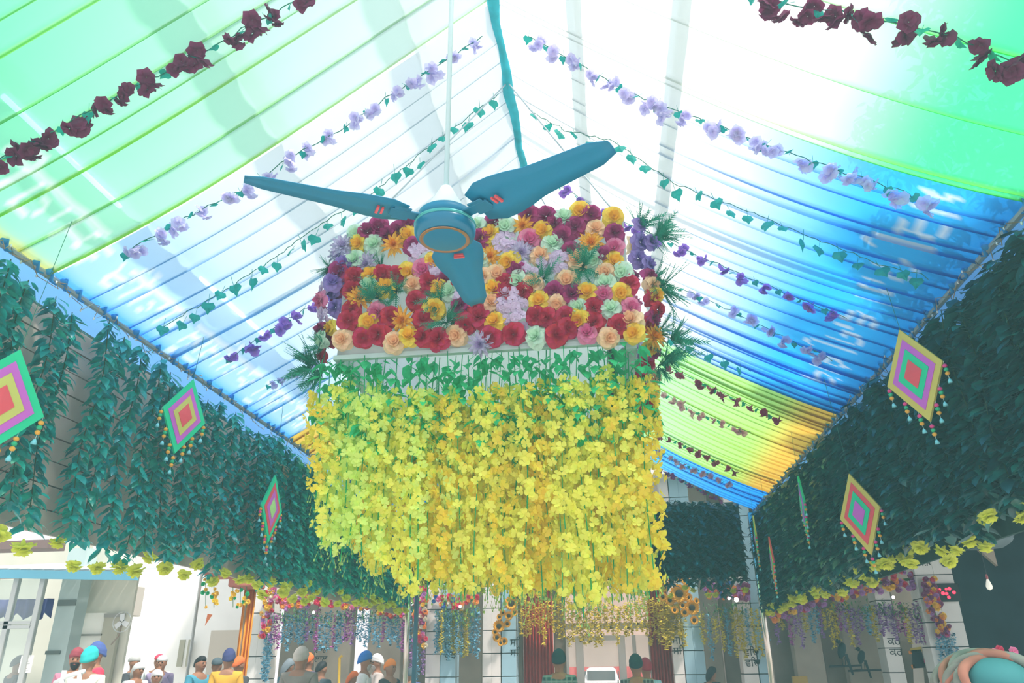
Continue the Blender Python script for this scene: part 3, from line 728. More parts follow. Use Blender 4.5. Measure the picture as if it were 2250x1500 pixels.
garland('garland of violet blossoms starting behind the right fan blade and running to the blue eave', 1, [(1190, 385), (1260, 425), (1330, 470), (1490, 540), (1610, 595), (1740, 648), (1860, 698)], 15, 'f', GM['violet'], True, .9)
garland('garland of pale pink blossoms lower on the right slope above the green drape', 1, [(1495, 632), (1610, 683), (1710, 735), (1830, 790)], 8, 'f', GM['lilac'], True, .95)
garland('string of teal ivy leaves on the green drape right of the canopy', 1, [(1450, 725), (1540, 765), (1650, 815)], 5, 'ivy')
garland('garland of crimson blossoms on the green drape right of the canopy', 1, [(1460, 800), (1560, 850), (1650, 890), (1720, 925)], 9, 'f', GM['crimson'], True, 1.0)
garland('garland of pink blossoms below the crimson ones on the green drape', 1, [(1445, 855), (1530, 905), (1650, 950)], 9, 'f', GM['pink'], True, .95)
garland('crimson garland on the boundary of the green and the deep blue drape', 1, [(1442, 950), (1530, 990), (1630, 1040)], 9, 'f', GM['crimson'], True, .9)
garland('pink garland on the deep blue drape', 1, [(1440, 985), (1520, 1025), (1610, 1065)], 9, 'f', GM['pink'], True, .9)
garland('crimson garland low on the deep blue drape, nearest the back hedge', 1, [(1440, 1025), (1500, 1055), (1590, 1100)], 9, 'f', GM['crimson'], True, .85)

# ------------------------------------------------------------------ diamond kite ornaments
KC = {'g': mat('kite_green', (.02, .66, .34), .7), 'p': mat('kite_purple', (.62, .14, .66), .7), 'y': mat('kite_olive', (.60, .62, .16), .7), 'r': mat('kite_red', (.82, .10, .14), .7), 'o': mat('kite_ochre', (.66, .58, .14), .7), 'l': mat('kite_lime', (.45, .78, .30), .7), 'b': mat('kite_violet', (.25, .18, .62), .7)}
BEADS = {'pink': mat('bead_pink', (.85, .06, .30), .5), 'green': mat('bead_green', (.03, .50, .25), .5), 'orange': mat('bead_orange', (.90, .45, .06), .5), 'sky': mat('bell_sky', (.25, .75, .90), .35)}
def kite(label, c, H, W, yaw, rings, lean=0.0, side=-1, bead=('pink', 'green', 'orange')):
    t = thing('kite_ornament', label, 'ornament', c, yaw)
    t.rotation_euler = (0, lean, yaw)
    k0 = 1.0; steps = [1.0, .77, .55, .32][:len(rings)]
    for i, (s, col) in enumerate(zip(steps, rings)):
        nx = steps[i+1] if i + 1 < len(steps) else 0
        th = .010 + .004*i
        O = [(0, 0, H/2*s), (W/2*s, 0, 0), (0, 0, -H/2*s), (-W/2*s, 0, 0)]
        vs = []; fs = []
        for y in (-th, th):
            vs += [(x, y, z) for x, _, z in O]
        if nx:
            for y in (-th, th): vs += [(x/s*nx, y, z/s*nx) for x, _, z in O]
            for j in range(4):
                k = (j+1) % 4
                fs += [(j, k, 8+k, 8+j), (4+k, 4+j, 12+j, 12+k), (k, j, 4+j, 4+k), (8+j, 8+k, 12+k, 12+j)]
        else:
            vs += [(0, -th*1.3, 0), (0, th*1.3, 0)]
            for j in range(4):
                k = (j+1) % 4; fs += [(j, k, 8), (4+k, 4+j, 9), (k, j, 4+j, 4+k)]
        MB().add(vs, fs).build('yarn_band' if nx else 'yarn_centre', KC[col], t)['label'] = {'g': 'green', 'p': 'purple', 'y': 'olive', 'r': 'red', 'o': 'ochre', 'l': 'lime', 'b': 'violet'}[col] + ' yarn'
    MB().tube([(0, 0, H/2 - .01), (0, .0, max(H/2 + .05, ZE + .12 - c[2]))], .002, 4).build('string', STRING, t)
    for (fx, fz) in ((-1, 0), (-.62, -.38), (-.28, -.72), (0, -1), (.35, -.65), (.62, -.38), (1, 0)):
        x, z = fx*W/2, fz*H/2; tz = MB().tube([(x, 0, z), (x, 0, z - .16)], .0015, 3).build('tassel', rodm, t)
        for q, cn in enumerate(bead):
            MB().ball((x, 0, z - .035 - .028*q), .016, 8, 5, .85).build('bead', BEADS[cn], tz, True)
        MB().lathe([(.016, -.03), (.012, -.012), (.004, 0), (.0, .002)], 8, Matrix.Translation((x, 0, z - .128))).build('bell', BEADS['sky'], tz, True)
def wall_pt(px, py, X): return at(px, py, X=X)
kite('green edged diamond kite cut by the left edge of the frame', wall_pt(-4, 885, XL + .35), .64, .46, math.radians(58), 'gpyr', math.radians(6), bead=('orange', 'green', 'orange'))
kite('green edged diamond kite with red centre facing the camera on the left wall', wall_pt(404, 913, XL + .30), .62, .38, math.radians(64), 'gpyr', math.radians(5), bead=('orange', 'green', 'orange'))
kite('narrow green kite with lime centre, farthest along the left wall', wall_pt(596, 1117, XL + .28), .66, .36, math.radians(82), 'grpl', 0, bead=('orange', 'pink', 'orange'))
kite('ochre edged kite with green band and red centre under the right eave', wall_pt(2010, 822, XR - .32), .70, .44, math.radians(-56), 'opgr', math.radians(-5))
kite('ochre and red kite with purple centre, lower on the right wall', wall_pt(1890, 1127, XR - .28), .72, .42, math.radians(-54), 'orgp', math.radians(-5))
kite('thin green kite seen nearly edge on along the right wall', wall_pt(1764, 1108, XR - .28), .66, .36, math.radians(-96), 'gbpg', 0)
kite('ochre kite seen edge on near the far right corner', wall_pt(1661, 1180, XR - .26), .66, .36, math.radians(-98), 'oggp', 0)
kite('red edged kite seen edge on before the far right corner', wall_pt(1697, 1232, XR - .26), .66, .36, math.radians(-95), 'rogp', 0)
# ------------------------------------------------------------------ temple front beyond the tent
FY = 17.0
def fx(px, Y=FY): return at(px, 1455, Y=Y).x
def fz(px, py, Y=FY): return at(px, py, Y=Y).z
tile_m = mat('white_glazed_tile', (0.80, 0.82, 0.78), 0.25, spec=0.5, var=0.04, scale=3)
bltile = mat('pale_blue_tile', (0.36, 0.60, 0.70), 0.3, var=0.06, scale=3)
joint = mat('black_joint', (0.02, 0.025, 0.03), 0.5)
beige = mat('beige_marble', (0.46, 0.42, 0.34), 0.4, var=0.12, scale=2.5)
beige2 = mat('brown_grey_marble', (0.30, 0.28, 0.23), 0.4, var=0.15, scale=2.5)
alum = mat('aluminium', (0.50, 0.52, 0.50), 0.35, metal=0.6)
white_m = mat('white_plaster', (0.93, 0.93, 0.90), 0.7, var=0.03, scale=2)
black_m = mat('black_letter', (0.015, 0.03, 0.035), 0.5)
ZTOP = 5.4
npil = [0]
def pillar(pxa, pxb, Y=FY, m=tile_m, depth=0.45, pitch=0.448, blue=0.0):
    npil[0] += 1
    a, c = fx(pxa, Y), fx(pxb, Y)
    root = struct('trim_%d' % (30 + npil[0]), MB().box((a + .014, Y + .014, 0), (c - .014, Y + depth, ZTOP)), joint)
    z = 0.0; ref = fz(543, 1301) % pitch
    z = ref - pitch
    while z < ZTOP - .1:
        z0, z1 = max(0, z + .009), min(ZTOP, z + pitch - .009)
        if z1 > z0 + .02:
            n = 1 if c - a < .35 else 2
            for i in range(n):
                xa = a + (c - a)*i/n; xb = a + (c - a)*(i + 1)/n
                MB().box((xa + .001, Y, z0), (xb - .001, Y + depth + .01, z1), None, .004).build('tile', bltile if (blue and i >= n - 1) else m, root)
        z += pitch
    return root
def sign(body, px, py, Y, size, label, parent_m=black_m, flip=False):
    me = text_mesh(body, size)
    p = at(px, py, Y=Y - .008)
    o = obj('lettering', me, black_m); o.matrix_world = Matrix.Translation(p) @ Matrix.Rotation(PI/2, 4, 'X') @ Matrix.Diagonal((-1 if flip else 1, 1, 1, 1))
    mo = o.modifiers.new('thick', 'SOLIDIFY'); mo.thickness = .012
    return tag(o, label, 'lettering')
pillar(534, 588)
pillar(935, 968); pillar(966, 1000, m=bltile)
pillar(1060, 1100); pillar(1102, 1134, m=bltile)
pillar(1480, 1503); pillar(1505, 1550, m=bltile)
pillar(1632, 1664); pillar(1666, 1690, m=bltile)
pillar(1950, 1985); pillar(2052, 2138, Y=FY - .3)
for i, (pxa, pxb, Y, m) in enumerate(((612, 690, 19.9, beige2), (690, 770, 19.0, beige), (805, 880, 19.0, beige), (1000, 1060, 18.4, beige), (1134, 1150, 17.5, beige2), (1218, 1244, 17.7, beige2),
                                      (1550, 1590, 18.0, beige), (1592, 1632, 18.3, beige2), (1700, 1748, 18.6, beige2), (1748, 1812, 18.0, beige), (1812, 1860, 18.8, beige2), (1862, 1950, 18.3, beige), (1985, 2052, 18.8, beige2))):
    struct('trim_%d' % (60 + i), MB().box((fx(pxa, Y), Y, 0), (fx(pxb, Y), Y + .3, ZTOP), None, .02), m)
struct('wall_front', MB().box((fx(480), FY - .5, ZTOP), (fx(2160), 25, ZTOP + 1.6)), white_m)
struct('wall_hall', MB().box((fx(880, 21), 21, 0), (fx(1180, 21), 21.2, ZTOP)).box((fx(1520, 21), 21, 0), (fx(2160, 21), 21.2, ZTOP)), beige2)
struct('wall_shade_corner', MB().box((fx(2138, 16.8), 16.8, 0), (18, 17.1, 7)), mat('shaded_dark_wall', (.012, .035, .045), .8, var=.3, scale=2))  # dark colour stands for the shade beyond the right hedge
# emblems and words at the heads of the end pillars
for px, lb, wd in ((568, 'round black emblem on the left tiled pillar', 'ਓ.ਅ.ਮ'), (2077, 'round black emblem at the head of the right tiled pillar', 'ਮ:15 ਮ.ਅ')):
    Yp = FY - .02 if px < 1000 else FY - .32
    py = 1271 if px < 1000 else 1236
    p = at(px, py, Y=Yp); b = MB(); R = .075
    mt = Matrix.Translation(p) @ Matrix.Rotation(PI/2, 4, 'X')
    b.tube([(R*math.cos(a), R*math.sin(a), 0) for a in np.linspace(0, 2*PI, 25)], .011, 5, False, mt)
    b.box((-.008, -R*1.15, -.006), (.008, R*.7, .006), mt); b.tube([(.035*math.cos(a), .035*math.sin(a) + .01, 0) for a in np.linspace(.3, 2*PI - .3, 14)], .008, 5, True, mt)
    tag(b.build('emblem', black_m), lb, 'emblem')
    if px > 1000: sign('ਮ:15 ਮ.ਅ', 2015, 1243, FY - .3, .15, 'black word beside the emblem on the right tiled pillar', flip=True)
    else: sign('ਸਰ', 600, 1275, FY, .13, 'small black letters right of the emblem on the left pillar', flip=True)
for i, (px, py, bd, lb) in enumerate(((706, 1434, 'ਲਾਲ', 'first'), (990, 1424, 'ਕੁਝ', 'second'), (1130, 1418, 'ਸਿ', 'third'), (1487, 1414, 'ਸਿ', 'fourth'), (1652, 1440, 'ਵਿਚ', 'fifth'), (1966, 1416, 'ਕਰ', 'sixth'))):
    Y = 18.95 if i == 0 else FY
    where = ('on the beige column inside the left opening', 'on the blue panel left of the pale strands', 'on the blue tile beside the sunflowers', 'on the white pillar right of the red curtain', 'on the pillar left of the right steel pole', 'on the white pillar left of the poster')[i]
    sign(bd + '\n' + bd, px, py, Y, .20, 'two lines of black letters ' + where)

# central entrance: glass door, curtains, hall and the white car beyond
glass = bpy.data.materials.new('door_glass'); glass.use_nodes = True
gt = glass.node_tree; gp = gt.nodes['Principled BSDF']; gp.inputs['Base Color'].default_value = (.9, .95, .95, 1); gp.inputs['Roughness'].default_value = .03
gtr = gt.nodes.new('ShaderNodeBsdfTransparent'); gtr.inputs[0].default_value = (.88, .92, .92, 1); gmx = gt.nodes.new('ShaderNodeMixShader'); gmx.inputs[0].default_value = .12
gt.links.new(gtr.outputs[0], gmx.inputs[1]); gt.links.new(gp.outputs[0], gmx.inputs[2]); gt.links.new(gmx.outputs[0], gt.nodes['Material Output'].inputs[0])
DY = 17.6
d1 = struct('door_1', MB().box((fx(1244, DY), DY, fz(1300, 1382, DY)), (fx(1434, DY), DY + .08, fz(1300, 1396, DY) + .25)), alum)
zt = fz(1300, 1396, DY)
for pxa, pxb in ((1244, 1250), (1266, 1283), (1360, 1376), (1392, 1400), (1428, 1434)):
    MB().box((fx(pxa, DY), DY, 0), (fx(pxb, DY), DY + .07, zt), None, .006).build('door_stile', alum, d1)
for pxa, pxb in ((1250, 1266), (1283, 1360), (1376, 1392), (1400, 1428)):
    MB().box((fx(pxa, DY), DY + .03, .1), (fx(pxb, DY), DY + .04, zt)).build('pane', glass, d1)
MB().box((fx(1283, DY), DY, zt - .10), (fx(1360, DY), DY + .06, zt)).box((fx(1283, DY), DY, .0), (fx(1360, DY), DY + .06, .2)).build('door_rail', alum, d1)
MB().tube([(fx(1356, DY), DY - .06, .9), (fx(1356, DY), DY - .06, 1.3)], .015, 8).build('door_handle', alum, d1)
redc = mat('red_curtain', (.36, .045, .035), .8, var=.15, scale=3)
def curtain(name, pxa, pxb, Y, z0, z1, m, label, folds=9, amp=.04):
    a, c = fx(pxa, Y), fx(pxb, Y); n = folds*6; vs = []; fs = []
    for z, k in ((z0, 1.15), (z0 + (z1 - z0)*.5, 1.0), (z1, .8)):
        for i in range(n + 1):
            t = i/n; vs.append((a + (c - a)*t, Y + amp*k*math.sin(t*folds*2*PI + .4*math.sin(t*17)), z))
    for j in range(2): fs += [(j*(n+1)+i, j*(n+1)+i+1, (j+1)*(n+1)+i+1, (j+1)*(n+1)+i) for i in range(n)]
    o = MB().add(vs, fs).build(name, m, None, True); mo = o.modifiers.new('thick', 'SOLIDIFY'); mo.thickness = .008
    return tag(o, label, 'curtain')
curtain('curtain', 1152, 1217, 17.4, .1, 3.3, redc, 'dark red pleated curtain left of the glass entrance door')
curtain('curtain', 1432, 1480, 17.4, .1, 3.3, redc, 'dark red pleated curtain right of the glass entrance door', 7)
curtain('shop_curtain', 1240, 1440, 40, .3, 1.52, mat('far_red_cloth', (.55, .06, .06), .8), 'red cloth strip far behind the car, seen through the door', 12)
struct('wall_far', MB().box((-9, 48, 0), (9, 48.4, 9)), mat('far_pink_wall', (.50, .40, .34), .8, var=.1, scale=.6))
carw = mat('white_car_paint', (.92, .92, .92), .25, spec=.6); dk = mat('car_glass', (.06, .09, .10), .1, spec=.7); tyre = mat('tyre', (.02, .02, .02), .8)
CY = 36.0; cpos = at(1320, 1463, Y=CY); t = thing('car', 'small white car glowing in the sun beyond the glass entrance door', 'car', (cpos.x, CY, 0))
prof = [(.80, .30), (.84, .55), (.83, .85), (.76, .98), (.62, 1.42), (.50, 1.50)]
vs = []; fs = []
for y, kz, kx in ((0, 1, .96), (.25, 1, 1), (3.5, 1, 1), (3.8, .95, .95)):
    P = [(x*kx, z if z < .9 else .9 + (z - .9)*(1 if .2 < y < 3.6 else .0)) for x, z in prof]
    vs += [(-x, y, z) for x, z in P] + [(x, y, z) for x, z in reversed(P)]
n = 12
for j in range(3): fs += [(j*n+i, j*n+(i+1) % n, (j+1)*n+(i+1) % n, (j+1)*n+i) for i in range(n)]
fs += [tuple(range(n-1, -1, -1)), tuple(range(3*n, 4*n))]
MB().add(vs, fs).build('body', carw, t)
MB().box((-.60, .02, .98), (.60, .10, 1.36)).build('windscreen', dk, t)
for s in (-1, 1):
    MB().box((s*.79 - .02, .9, .96), (s*.70 + .02, 3.0, 1.34)).build('side_window', dk, t)
    MB().box((s*.62 - .14, -.04, .68), (s*.62 + .14, .02, .82), None, .02).build('headlight', mat('lamp_glass', (.8, .85, .9), .1), t)
    MB().box((s*.95 - .09, .55, .92), (s*.95 + .09, .65, 1.04), None, .02).build('wing_mirror', carw, t)
    for y in (.7, 3.1): MB().lathe([(.0, -.09), (.30, -.09), (.31, 0), (.30, .09), (0, .09)], 18, Matrix.Translation((s*.75, y, .31)) @ Matrix.Rotation(PI/2, 4, 'Y')).build('wheel', tyre, t)
MB().box((-.3, -.03, .45), (.3, .01, .58)).build('number_plate', white_m, t)

# ------------------------------------------------------------------ flower decoration of the openings
PC = {'crimson': mat('deco_crimson', (.72, .05, .14), .7), 'pink': mat('deco_pink', (.85, .25, .48), .7), 'gold': mat('deco_gold', (.92, .60, .06), .7), 'orange': mat('deco_orange', (.92, .36, .08), .7), 'mauve': mat('deco_mauve', (.50, .22, .55), .7), 'cream': mat('deco_cream', (.80, .78, .62), .7), 'plum': mat('deco_plum', (.30, .07, .20), .7), 'blue': mat('deco_blue', (.06, .20, .55), .7)}
def pompom(seed):
    r = random.Random(seed); b = MB()
    for ring, (n, R, ti) in enumerate(((7, .085, .25), (6, .07, .75), (4, .05, 1.2))):
        for k in range(n): petal(b, 2*PI*k/n + ring*.5, R*r.uniform(.9, 1.1), .045, .004, ti, .3, .008*ring, 2, 2)
    return b.mesh('deco_bloom')
POM = [pompom(i) for i in range(3)]
dr = random.Random(77)
greenm = mat('deco_leaf', (.10, .26, .10), .7, trans=.2, var=.3, scale=9)
def spray_mesh(seed, n=40, R=.2):
    r = random.Random(seed); b = MB()
    for i in range(n):
        p = Vector((r.uniform(-R, R), r.uniform(-.06, .02), r.uniform(-R, R*.6)))
        leaf(b, p, (r.uniform(-1, 1), r.uniform(-.6, .2), r.uniform(-1.2, .3)), (0, 0, 1), r.uniform(.07, .12), .03)
    return b.mesh('spray_leaves')
SPR = [spray_mesh(i) for i in range(3)]
def tassel_mesh(seed, L, R=.045):
    r = random.Random(seed); b = MB(); z = 0.0
    while z > -L:
        a = r.random()*6.28; rr = R*r.uniform(.1, 1)*(1 if z > -L*.8 else max(.2, (z + L)/(L*.2)))
        c = Vector((rr*math.cos(a), rr*math.sin(a)*.7, z)); s = r.uniform(.018, .032)
        q = [c + Vector((r.uniform(-1, 1), r.uniform(-1, 1), r.uniform(-1, 1)))*s for _ in range(4)]
        b.add(q, [(0, 1, 2), (0, 2, 3), (0, 3, 1)]); z -= .0085
    b.tube([(0, 0, .02), (0, 0, -L)], .003, 3)
    return b.mesh('tassel_petals')
TAS = {L: [tassel_mesh(int(L*100) + i, L) for i in range(2)] for L in (.5, .8, 1.1)}
def swag(label, Y, path, cols, n, width, grp='flower swags on the temple front', sc=1.0):
    P = [at(px, py, Y=Y) for px, py in path]
    t = thing('flower_swag', label, 'garland', P[0], 0, grp); O = P[0]
    cum = [0]
    for a, c in zip(P, P[1:]): cum.append(cum[-1] + (c - a).length)
    b = MB(); b.tube([p - O + Vector((0, .05, 0)) for p in P], .03, 5); b.build('backing', greenm, t)
    for i in range(n):
        s = dr.random()*cum[-1]; j = max(k for k in range(len(P) - 1) if cum[k] <= s); d = (P[j+1] - P[j]).normalized()
        p = P[j] + d*(s - cum[j]) - O; nv = Vector((-d.z, 0, d.x))
        p += nv*dr.uniform(-width, width) + Vector((0, -.04 - dr.random()*.05, 0))
        obj('bloom', dr.choice(POM), PC[dr.choice(cols)], t, aim(p, (dr.uniform(-.4, .4), -1, dr.uniform(-.4, .3)), dr.random()*6, sc*dr.uniform(.5, .85)))
    return t
def tassels(px0, px1, Y, ytop, ybot, step, ms, label, grp, jit=14, R=1.6):
    px = px0
    while px < px1:
        m, cn = dr.choice(ms)
        a = at(px, ytop + dr.uniform(-jit, jit)*.5, Y=Y + dr.uniform(-.06, .06)); L = max(.2, a.z - at(px, ybot + dr.uniform(-jit, jit), Y=Y).z)
        k = min(TAS, key=lambda q: abs(q - L))
        o = obj('flower_tassel', dr.choice(TAS[k]), m, None, Matrix.LocRotScale(a, Euler((0, 0, dr.random()*6)), Vector((R, R, L/k))))
        tag(o, label % cn, 'garland', grp % cn); px += step*dr.uniform(.7, 1.3)
def greens(px0, px1, Y, py, n, label):
    t = thing('leaf_spray', label, 'foliage', at((px0 + px1)/2, py, Y=Y)); O = Vector(t.location)
    for i in range(n):
        stuff(obj('leaves', dr.choice(SPR), greenm, t, TRS(at(px0 + (px1 - px0)*(i + .5)/n, py + dr.uniform(-8, 8), Y=Y) - O, (0, 0, dr.uniform(-.4, .4)), dr.uniform(.7, 1.1))))
mt_b = (mat('tassel_sky', (.26, .62, .80), .7, trans=.3), 'sky blue'); mt_l = (mat('tassel_lilac', (.56, .32, .72), .7, trans=.3), 'lilac'); mt_y = (mat('tassel_yellow', (.96, .84, .10), .7, trans=.4), 'yellow'); mt_m = (mat('tassel_magenta', (.60, .16, .56), .7, trans=.3), 'magenta')
CL = ['crimson', 'pink', 'gold', 'crimson', 'cream', 'orange', 'mauve']
SWY = FY - .12
swag('thick bright swag of crimson, pink and gold blooms over the left opening', SWY, [(592, 1298), (650, 1322), (720, 1312), (800, 1318), (905, 1342)], CL, 250, .19)
swag('bright swag running down the left tiled pillar', SWY, [(588, 1302), (590, 1340), (588, 1372), (576, 1398)], CL, 60, .10)
swag('column of crimson, white and pink blooms beside the left steel pole', SWY, [(930, 1292), (922, 1340), (926, 1385), (924, 1418)], CL + ['plum'], 80, .14)
swag('swag of crimson and orange blooms half hidden behind the yellow strands', SWY, [(955, 1312), (1000, 1328), (1050, 1312)], CL + ['blue'], 54, .12)
swag('dark swag of blue, plum and orange blooms left of the right hedge', SWY, [(1545, 1288), (1570, 1302), (1600, 1296), (1645, 1302)], ['plum', 'blue', 'orange', 'mauve', 'crimson', 'plum'], 80, .14)
swag('dusky mauve and plum swag over the right opening', SWY, [(1690, 1345), (1800, 1310), (1900, 1282), (1960, 1278), (2036, 1265)], ['mauve', 'plum', 'mauve', 'plum', 'crimson', 'gold', 'orange'], 220, .18)
swag('dusky swag falling down the left edge of the right tiled pillar', FY - .4, [(2036, 1268), (2042, 1310), (2060, 1360), (2075, 1395)], ['mauve', 'plum', 'gold', 'orange', 'crimson', 'plum'], 80, .13)
greens(600, 880, SWY - .05, 1350, 10, 'green leaf sprays under the swag of the left opening')
greens(962, 1052, SWY - .05, 1345, 4, 'green leaf sprays above the pale blue and yellow tassels')
greens(1555, 1640, SWY - .05, 1335, 4, 'green leaf sprays under the dark swag, beside bright lamps')
greens(1830, 2020, SWY - .05, 1335, 7, 'green leaf sprays under the mauve swag of the right opening')
tassels(600, 905, SWY, 1345, 1415, 9, [mt_b, mt_b, mt_l, mt_m, mt_b], '%s flower tassel hanging in the left opening', '%s tassels in the left opening', 16)
tassels(586, 602, SWY, 1395, 1495, 7, [mt_b, mt_l], '%s flower tassel along the left tiled pillar', '%s tassels along the left pillar')
tassels(905, 940, SWY, 1418, 1495, 14, [mt_b, mt_l], '%s flower tassel under the bloom column by the left pole', '%s tassels under the bloom column')
tassels(960, 1056, SWY, 1340, 1440, 7, [mt_b, mt_y, mt_y, mt_b], '%s flower tassel in the second opening', '%s tassels in the second opening')
tassels(1145, 1480, SWY + .15, 1320, 1400, 9, [mt_y], '%s flower tassel over the central entrance', '%s tassels over the central entrance', 26, 1.7)
tassels(1456, 1500, SWY - .02, 1335, 1410, 7, [mt_y], '%s flower tassel under the right sunflower cluster', '%s tassels under the sunflowers', 20, 2.2)
tassels(1540, 1690, SWY, 1345, 1430, 12, [mt_y, mt_b], '%s flower tassel between the right pillars', '%s tassels between the right pillars', 22)
tassels(1700, 2040, SWY, 1330, 1405, 11, [mt_l, mt_m, mt_b, mt_l, mt_y], '%s flower tassel in the shaded right opening', '%s tassels in the right opening', 22)
tassels(2060, 2100, FY - .42, 1395, 1495, 8, [mt_b], '%s flower tassel down the right tiled pillar', '%s tassels down the right pillar')
# sunflowers round the entrance
sunp = mat('sunflower_petal', (.92, .55, .05), .6, trans=.2); sund = mat('sunflower_disc', (.045, .045, .03), .8)
def sunflower(): 
    b = MB(); d = MB()
    for k in range(16): petal(b, 2*PI*k/16, .085, .055, .045, .15, .2, 0, 2, 2, True, 0)
    for k in range(14): petal(b, 2*PI*k/14 + .2, .07, .05, .04, .4, .2, .004, 2, 2, True, 0)
    d.lathe([(0, .012), (.046, .012), (.044, .034), (.03, .042), (0, .038)], 16)
    return b.mesh('sunflower_petals'), d.mesh('sunflower_disc')
SUNF = sunflower()
def sun_cluster(label, pts, Y):
    P0 = at(pts[0][0], pts[0][1], Y=Y); t = thing('sunflower_cluster', label, 'flowers', P0, 0, 'sunflower clusters at the entrance')
    b = MB(); b.ball((0, .08, 0), .12, 8, 5)
    for px, py, s in pts:
        p = at(px, py, Y=Y - dr.uniform(0, .08)) - P0
        h = obj('sunflower', SUNF[0], sunp, t, aim(p, (dr.uniform(-.3, .3), -1, dr.uniform(-.3, .2)), dr.random()*6, s)); obj('flower_disc', SUNF[1], sund, h)
    b.build('backing', greenm, t)
sun_cluster('tall column of sunflowers left of the red curtain', [(1123, 1325, 1.3), (1096, 1375, 1.1), (1105, 1345, .6), (1092, 1400, .8), (1108, 1408, .7), (1115, 1370, .7), (1128, 1295, .8), (1118, 1352, .8), (1098, 1355, .6), (1088, 1388, .6), (1100, 1412, .6), (1130, 1345, .7), (1138, 1312, .7), (1135, 1280, .7)], SWY - .1)
sun_cluster('large sunflower cluster right of the yellow strands', [(1492, 1303, 1.7), (1520, 1334, 1.35), (1485, 1265, 1.0), (1505, 1273, .9), (1466, 1268, .8), (1460, 1290, .8), (1472, 1318, .9), (1512, 1312, .8), (1450, 1275, .7), (1505, 1345, .8), (1508, 1290, .7), (1470, 1285, .6), (1456, 1310, .8), (1530, 1320, .6), (1525, 1362, .8), (1500, 1330, .7), (1482, 1340, .7)], SWY - .1)
sun_cluster('few sunflowers peeping between the yellow strands over the entrance', [(1280, 1290, 1.0), (1262, 1300, .7), (1298, 1280, .7), (1180, 1300, .8)], SWY - .1)
# small spot lamps among the decoration
lampm = mat('lit_spot', (1, .98, .9), .5, emit=9.0)
for px, py, lb in ((689, 1345, 'small bright spot lamp under the left swag'), (1618, 1317, 'bright spot lamp in the leaf spray beside the right hedge'), (1602, 1314, 'fainter spot lamp left of the brightest one'), (1963, 1312, 'small bright spot lamp in the right opening'), (1011, 1332, 'tiny spot lamp behind the second opening swag'), (905, 1326, 'tiny spot lamp beside the left steel pole')):
    sz = .045 if px in (1618,) else .03
    t = thing('spot_lamp', lb, 'lamp', at(px, py, Y=SWY - .2))
    MB().ball((0, 0, 0), sz, 10, 6).build('bulb', lampm, t, True)
    MB().lathe([(sz*.7, 0), (sz*1.1, .05), (sz*.9, .09), (0, .095)], 10, Matrix.Rotation(-PI/2, 4, 'X')).build('lamp_holder', alum, t)
# poles
chrome = mat('polished_steel', (.78, .76, .68), .18, metal=.9)
for px, py, Y, lb in ((893, 1420, 13.2, 'polished steel pole at the end of the left leaf wall'), (1688, 1430, 13.1, 'polished steel pole at the end of the right leaf wall')):
    x = at(px, py, Y=Y).x
    t = thing('steel_pole', lb, 'pole', (x, Y, 0))
    MB().tube([(0, 0, 0), (0, 0, ZE - .1)], .045, 14).build('shaft', chrome, t, True)
    MB().lathe([(.12, 0), (.12, .02), (.06, .05), (.05, .1)], 14).build('base_plate', chrome, t)
struct('trim_90', MB().box((fx(905, 13.6), 13.62, 0), (fx(912, 13.6), 13.72, ZTOP)), mat('dark_blue_frame', (.05, .16, .24), .5))
# LED clock
t = thing('led_clock', 'black display board with glowing red digits on the right tiled pillar', 'clock', at(2080, 1301, Y=FY - .42))
wv = at(2110, 1301, Y=FY - .42).x - at(2080, 1301, Y=FY - .42).x
MB().box((-wv, 0, -.17), (wv, .07, .17), None, .01).build('case', black_m, t)
ledm = mat('led_red', (1, .02, .05), .5, emit=3.0)
for px, py, s in ((2065, 1295, .022), (2072, 1303, .034), (2079, 1294, .024), (2086, 1293, .032), (2080, 1304, .030), (2096, 1301, .032), (2085, 1312, .030)):
    p = at(px, py, Y=FY - .425) - Vector(t.location); MB().lathe([(0, -.004), (s, -.004), (s, .004), (0, .004)], 10, Matrix.Translation(p) @ Matrix.Rotation(PI/2, 4, 'X')).build('led', ledm, t)
# poster on the right opening
t = thing('poster', 'tall poster with white, black and orange shapes beside the right pillar', 'poster', at(2025, 1455, Y=17.4)); O = Vector(t.location)
for pxs, m, nm in (([(2003, 1385), (2022, 1383), (2040, 1600), (2012, 1600)], mat('poster_white', (.82, .76, .68), .6), 'sheet'), ([(2003, 1428), (2024, 1426), (2034, 1466), (2006, 1468)], black_m, 'print'), ([(2000, 1424), (2024, 1420), (2026, 1430), (2001, 1433)], mat('poster_gold', (.65, .50, .08), .6), 'print'), ([(1996, 1430), (2004, 1428), (2005, 1436), (1998, 1437)], PC['orange'], 'print'), ([(2002, 1460), (2009, 1459), (2010, 1468), (2004, 1468)], PC['orange'], 'print'), ([(2023, 1445), (2028, 1444), (2034, 1456), (2028, 1458)], PC['pink'], 'print')):
    y = 0 if nm == 'sheet' else -.012; P = [at(a, c, Y=17.4 + y) - O for a, c in pxs]
    MB().add(P + [p + Vector((0, .008, 0)) for p in P], [(3, 2, 1, 0), (4, 5, 6, 7), (0, 1, 5, 4), (1, 2, 6, 5), (2, 3, 7, 6), (3, 0, 4, 7)]).build(nm, m, t)
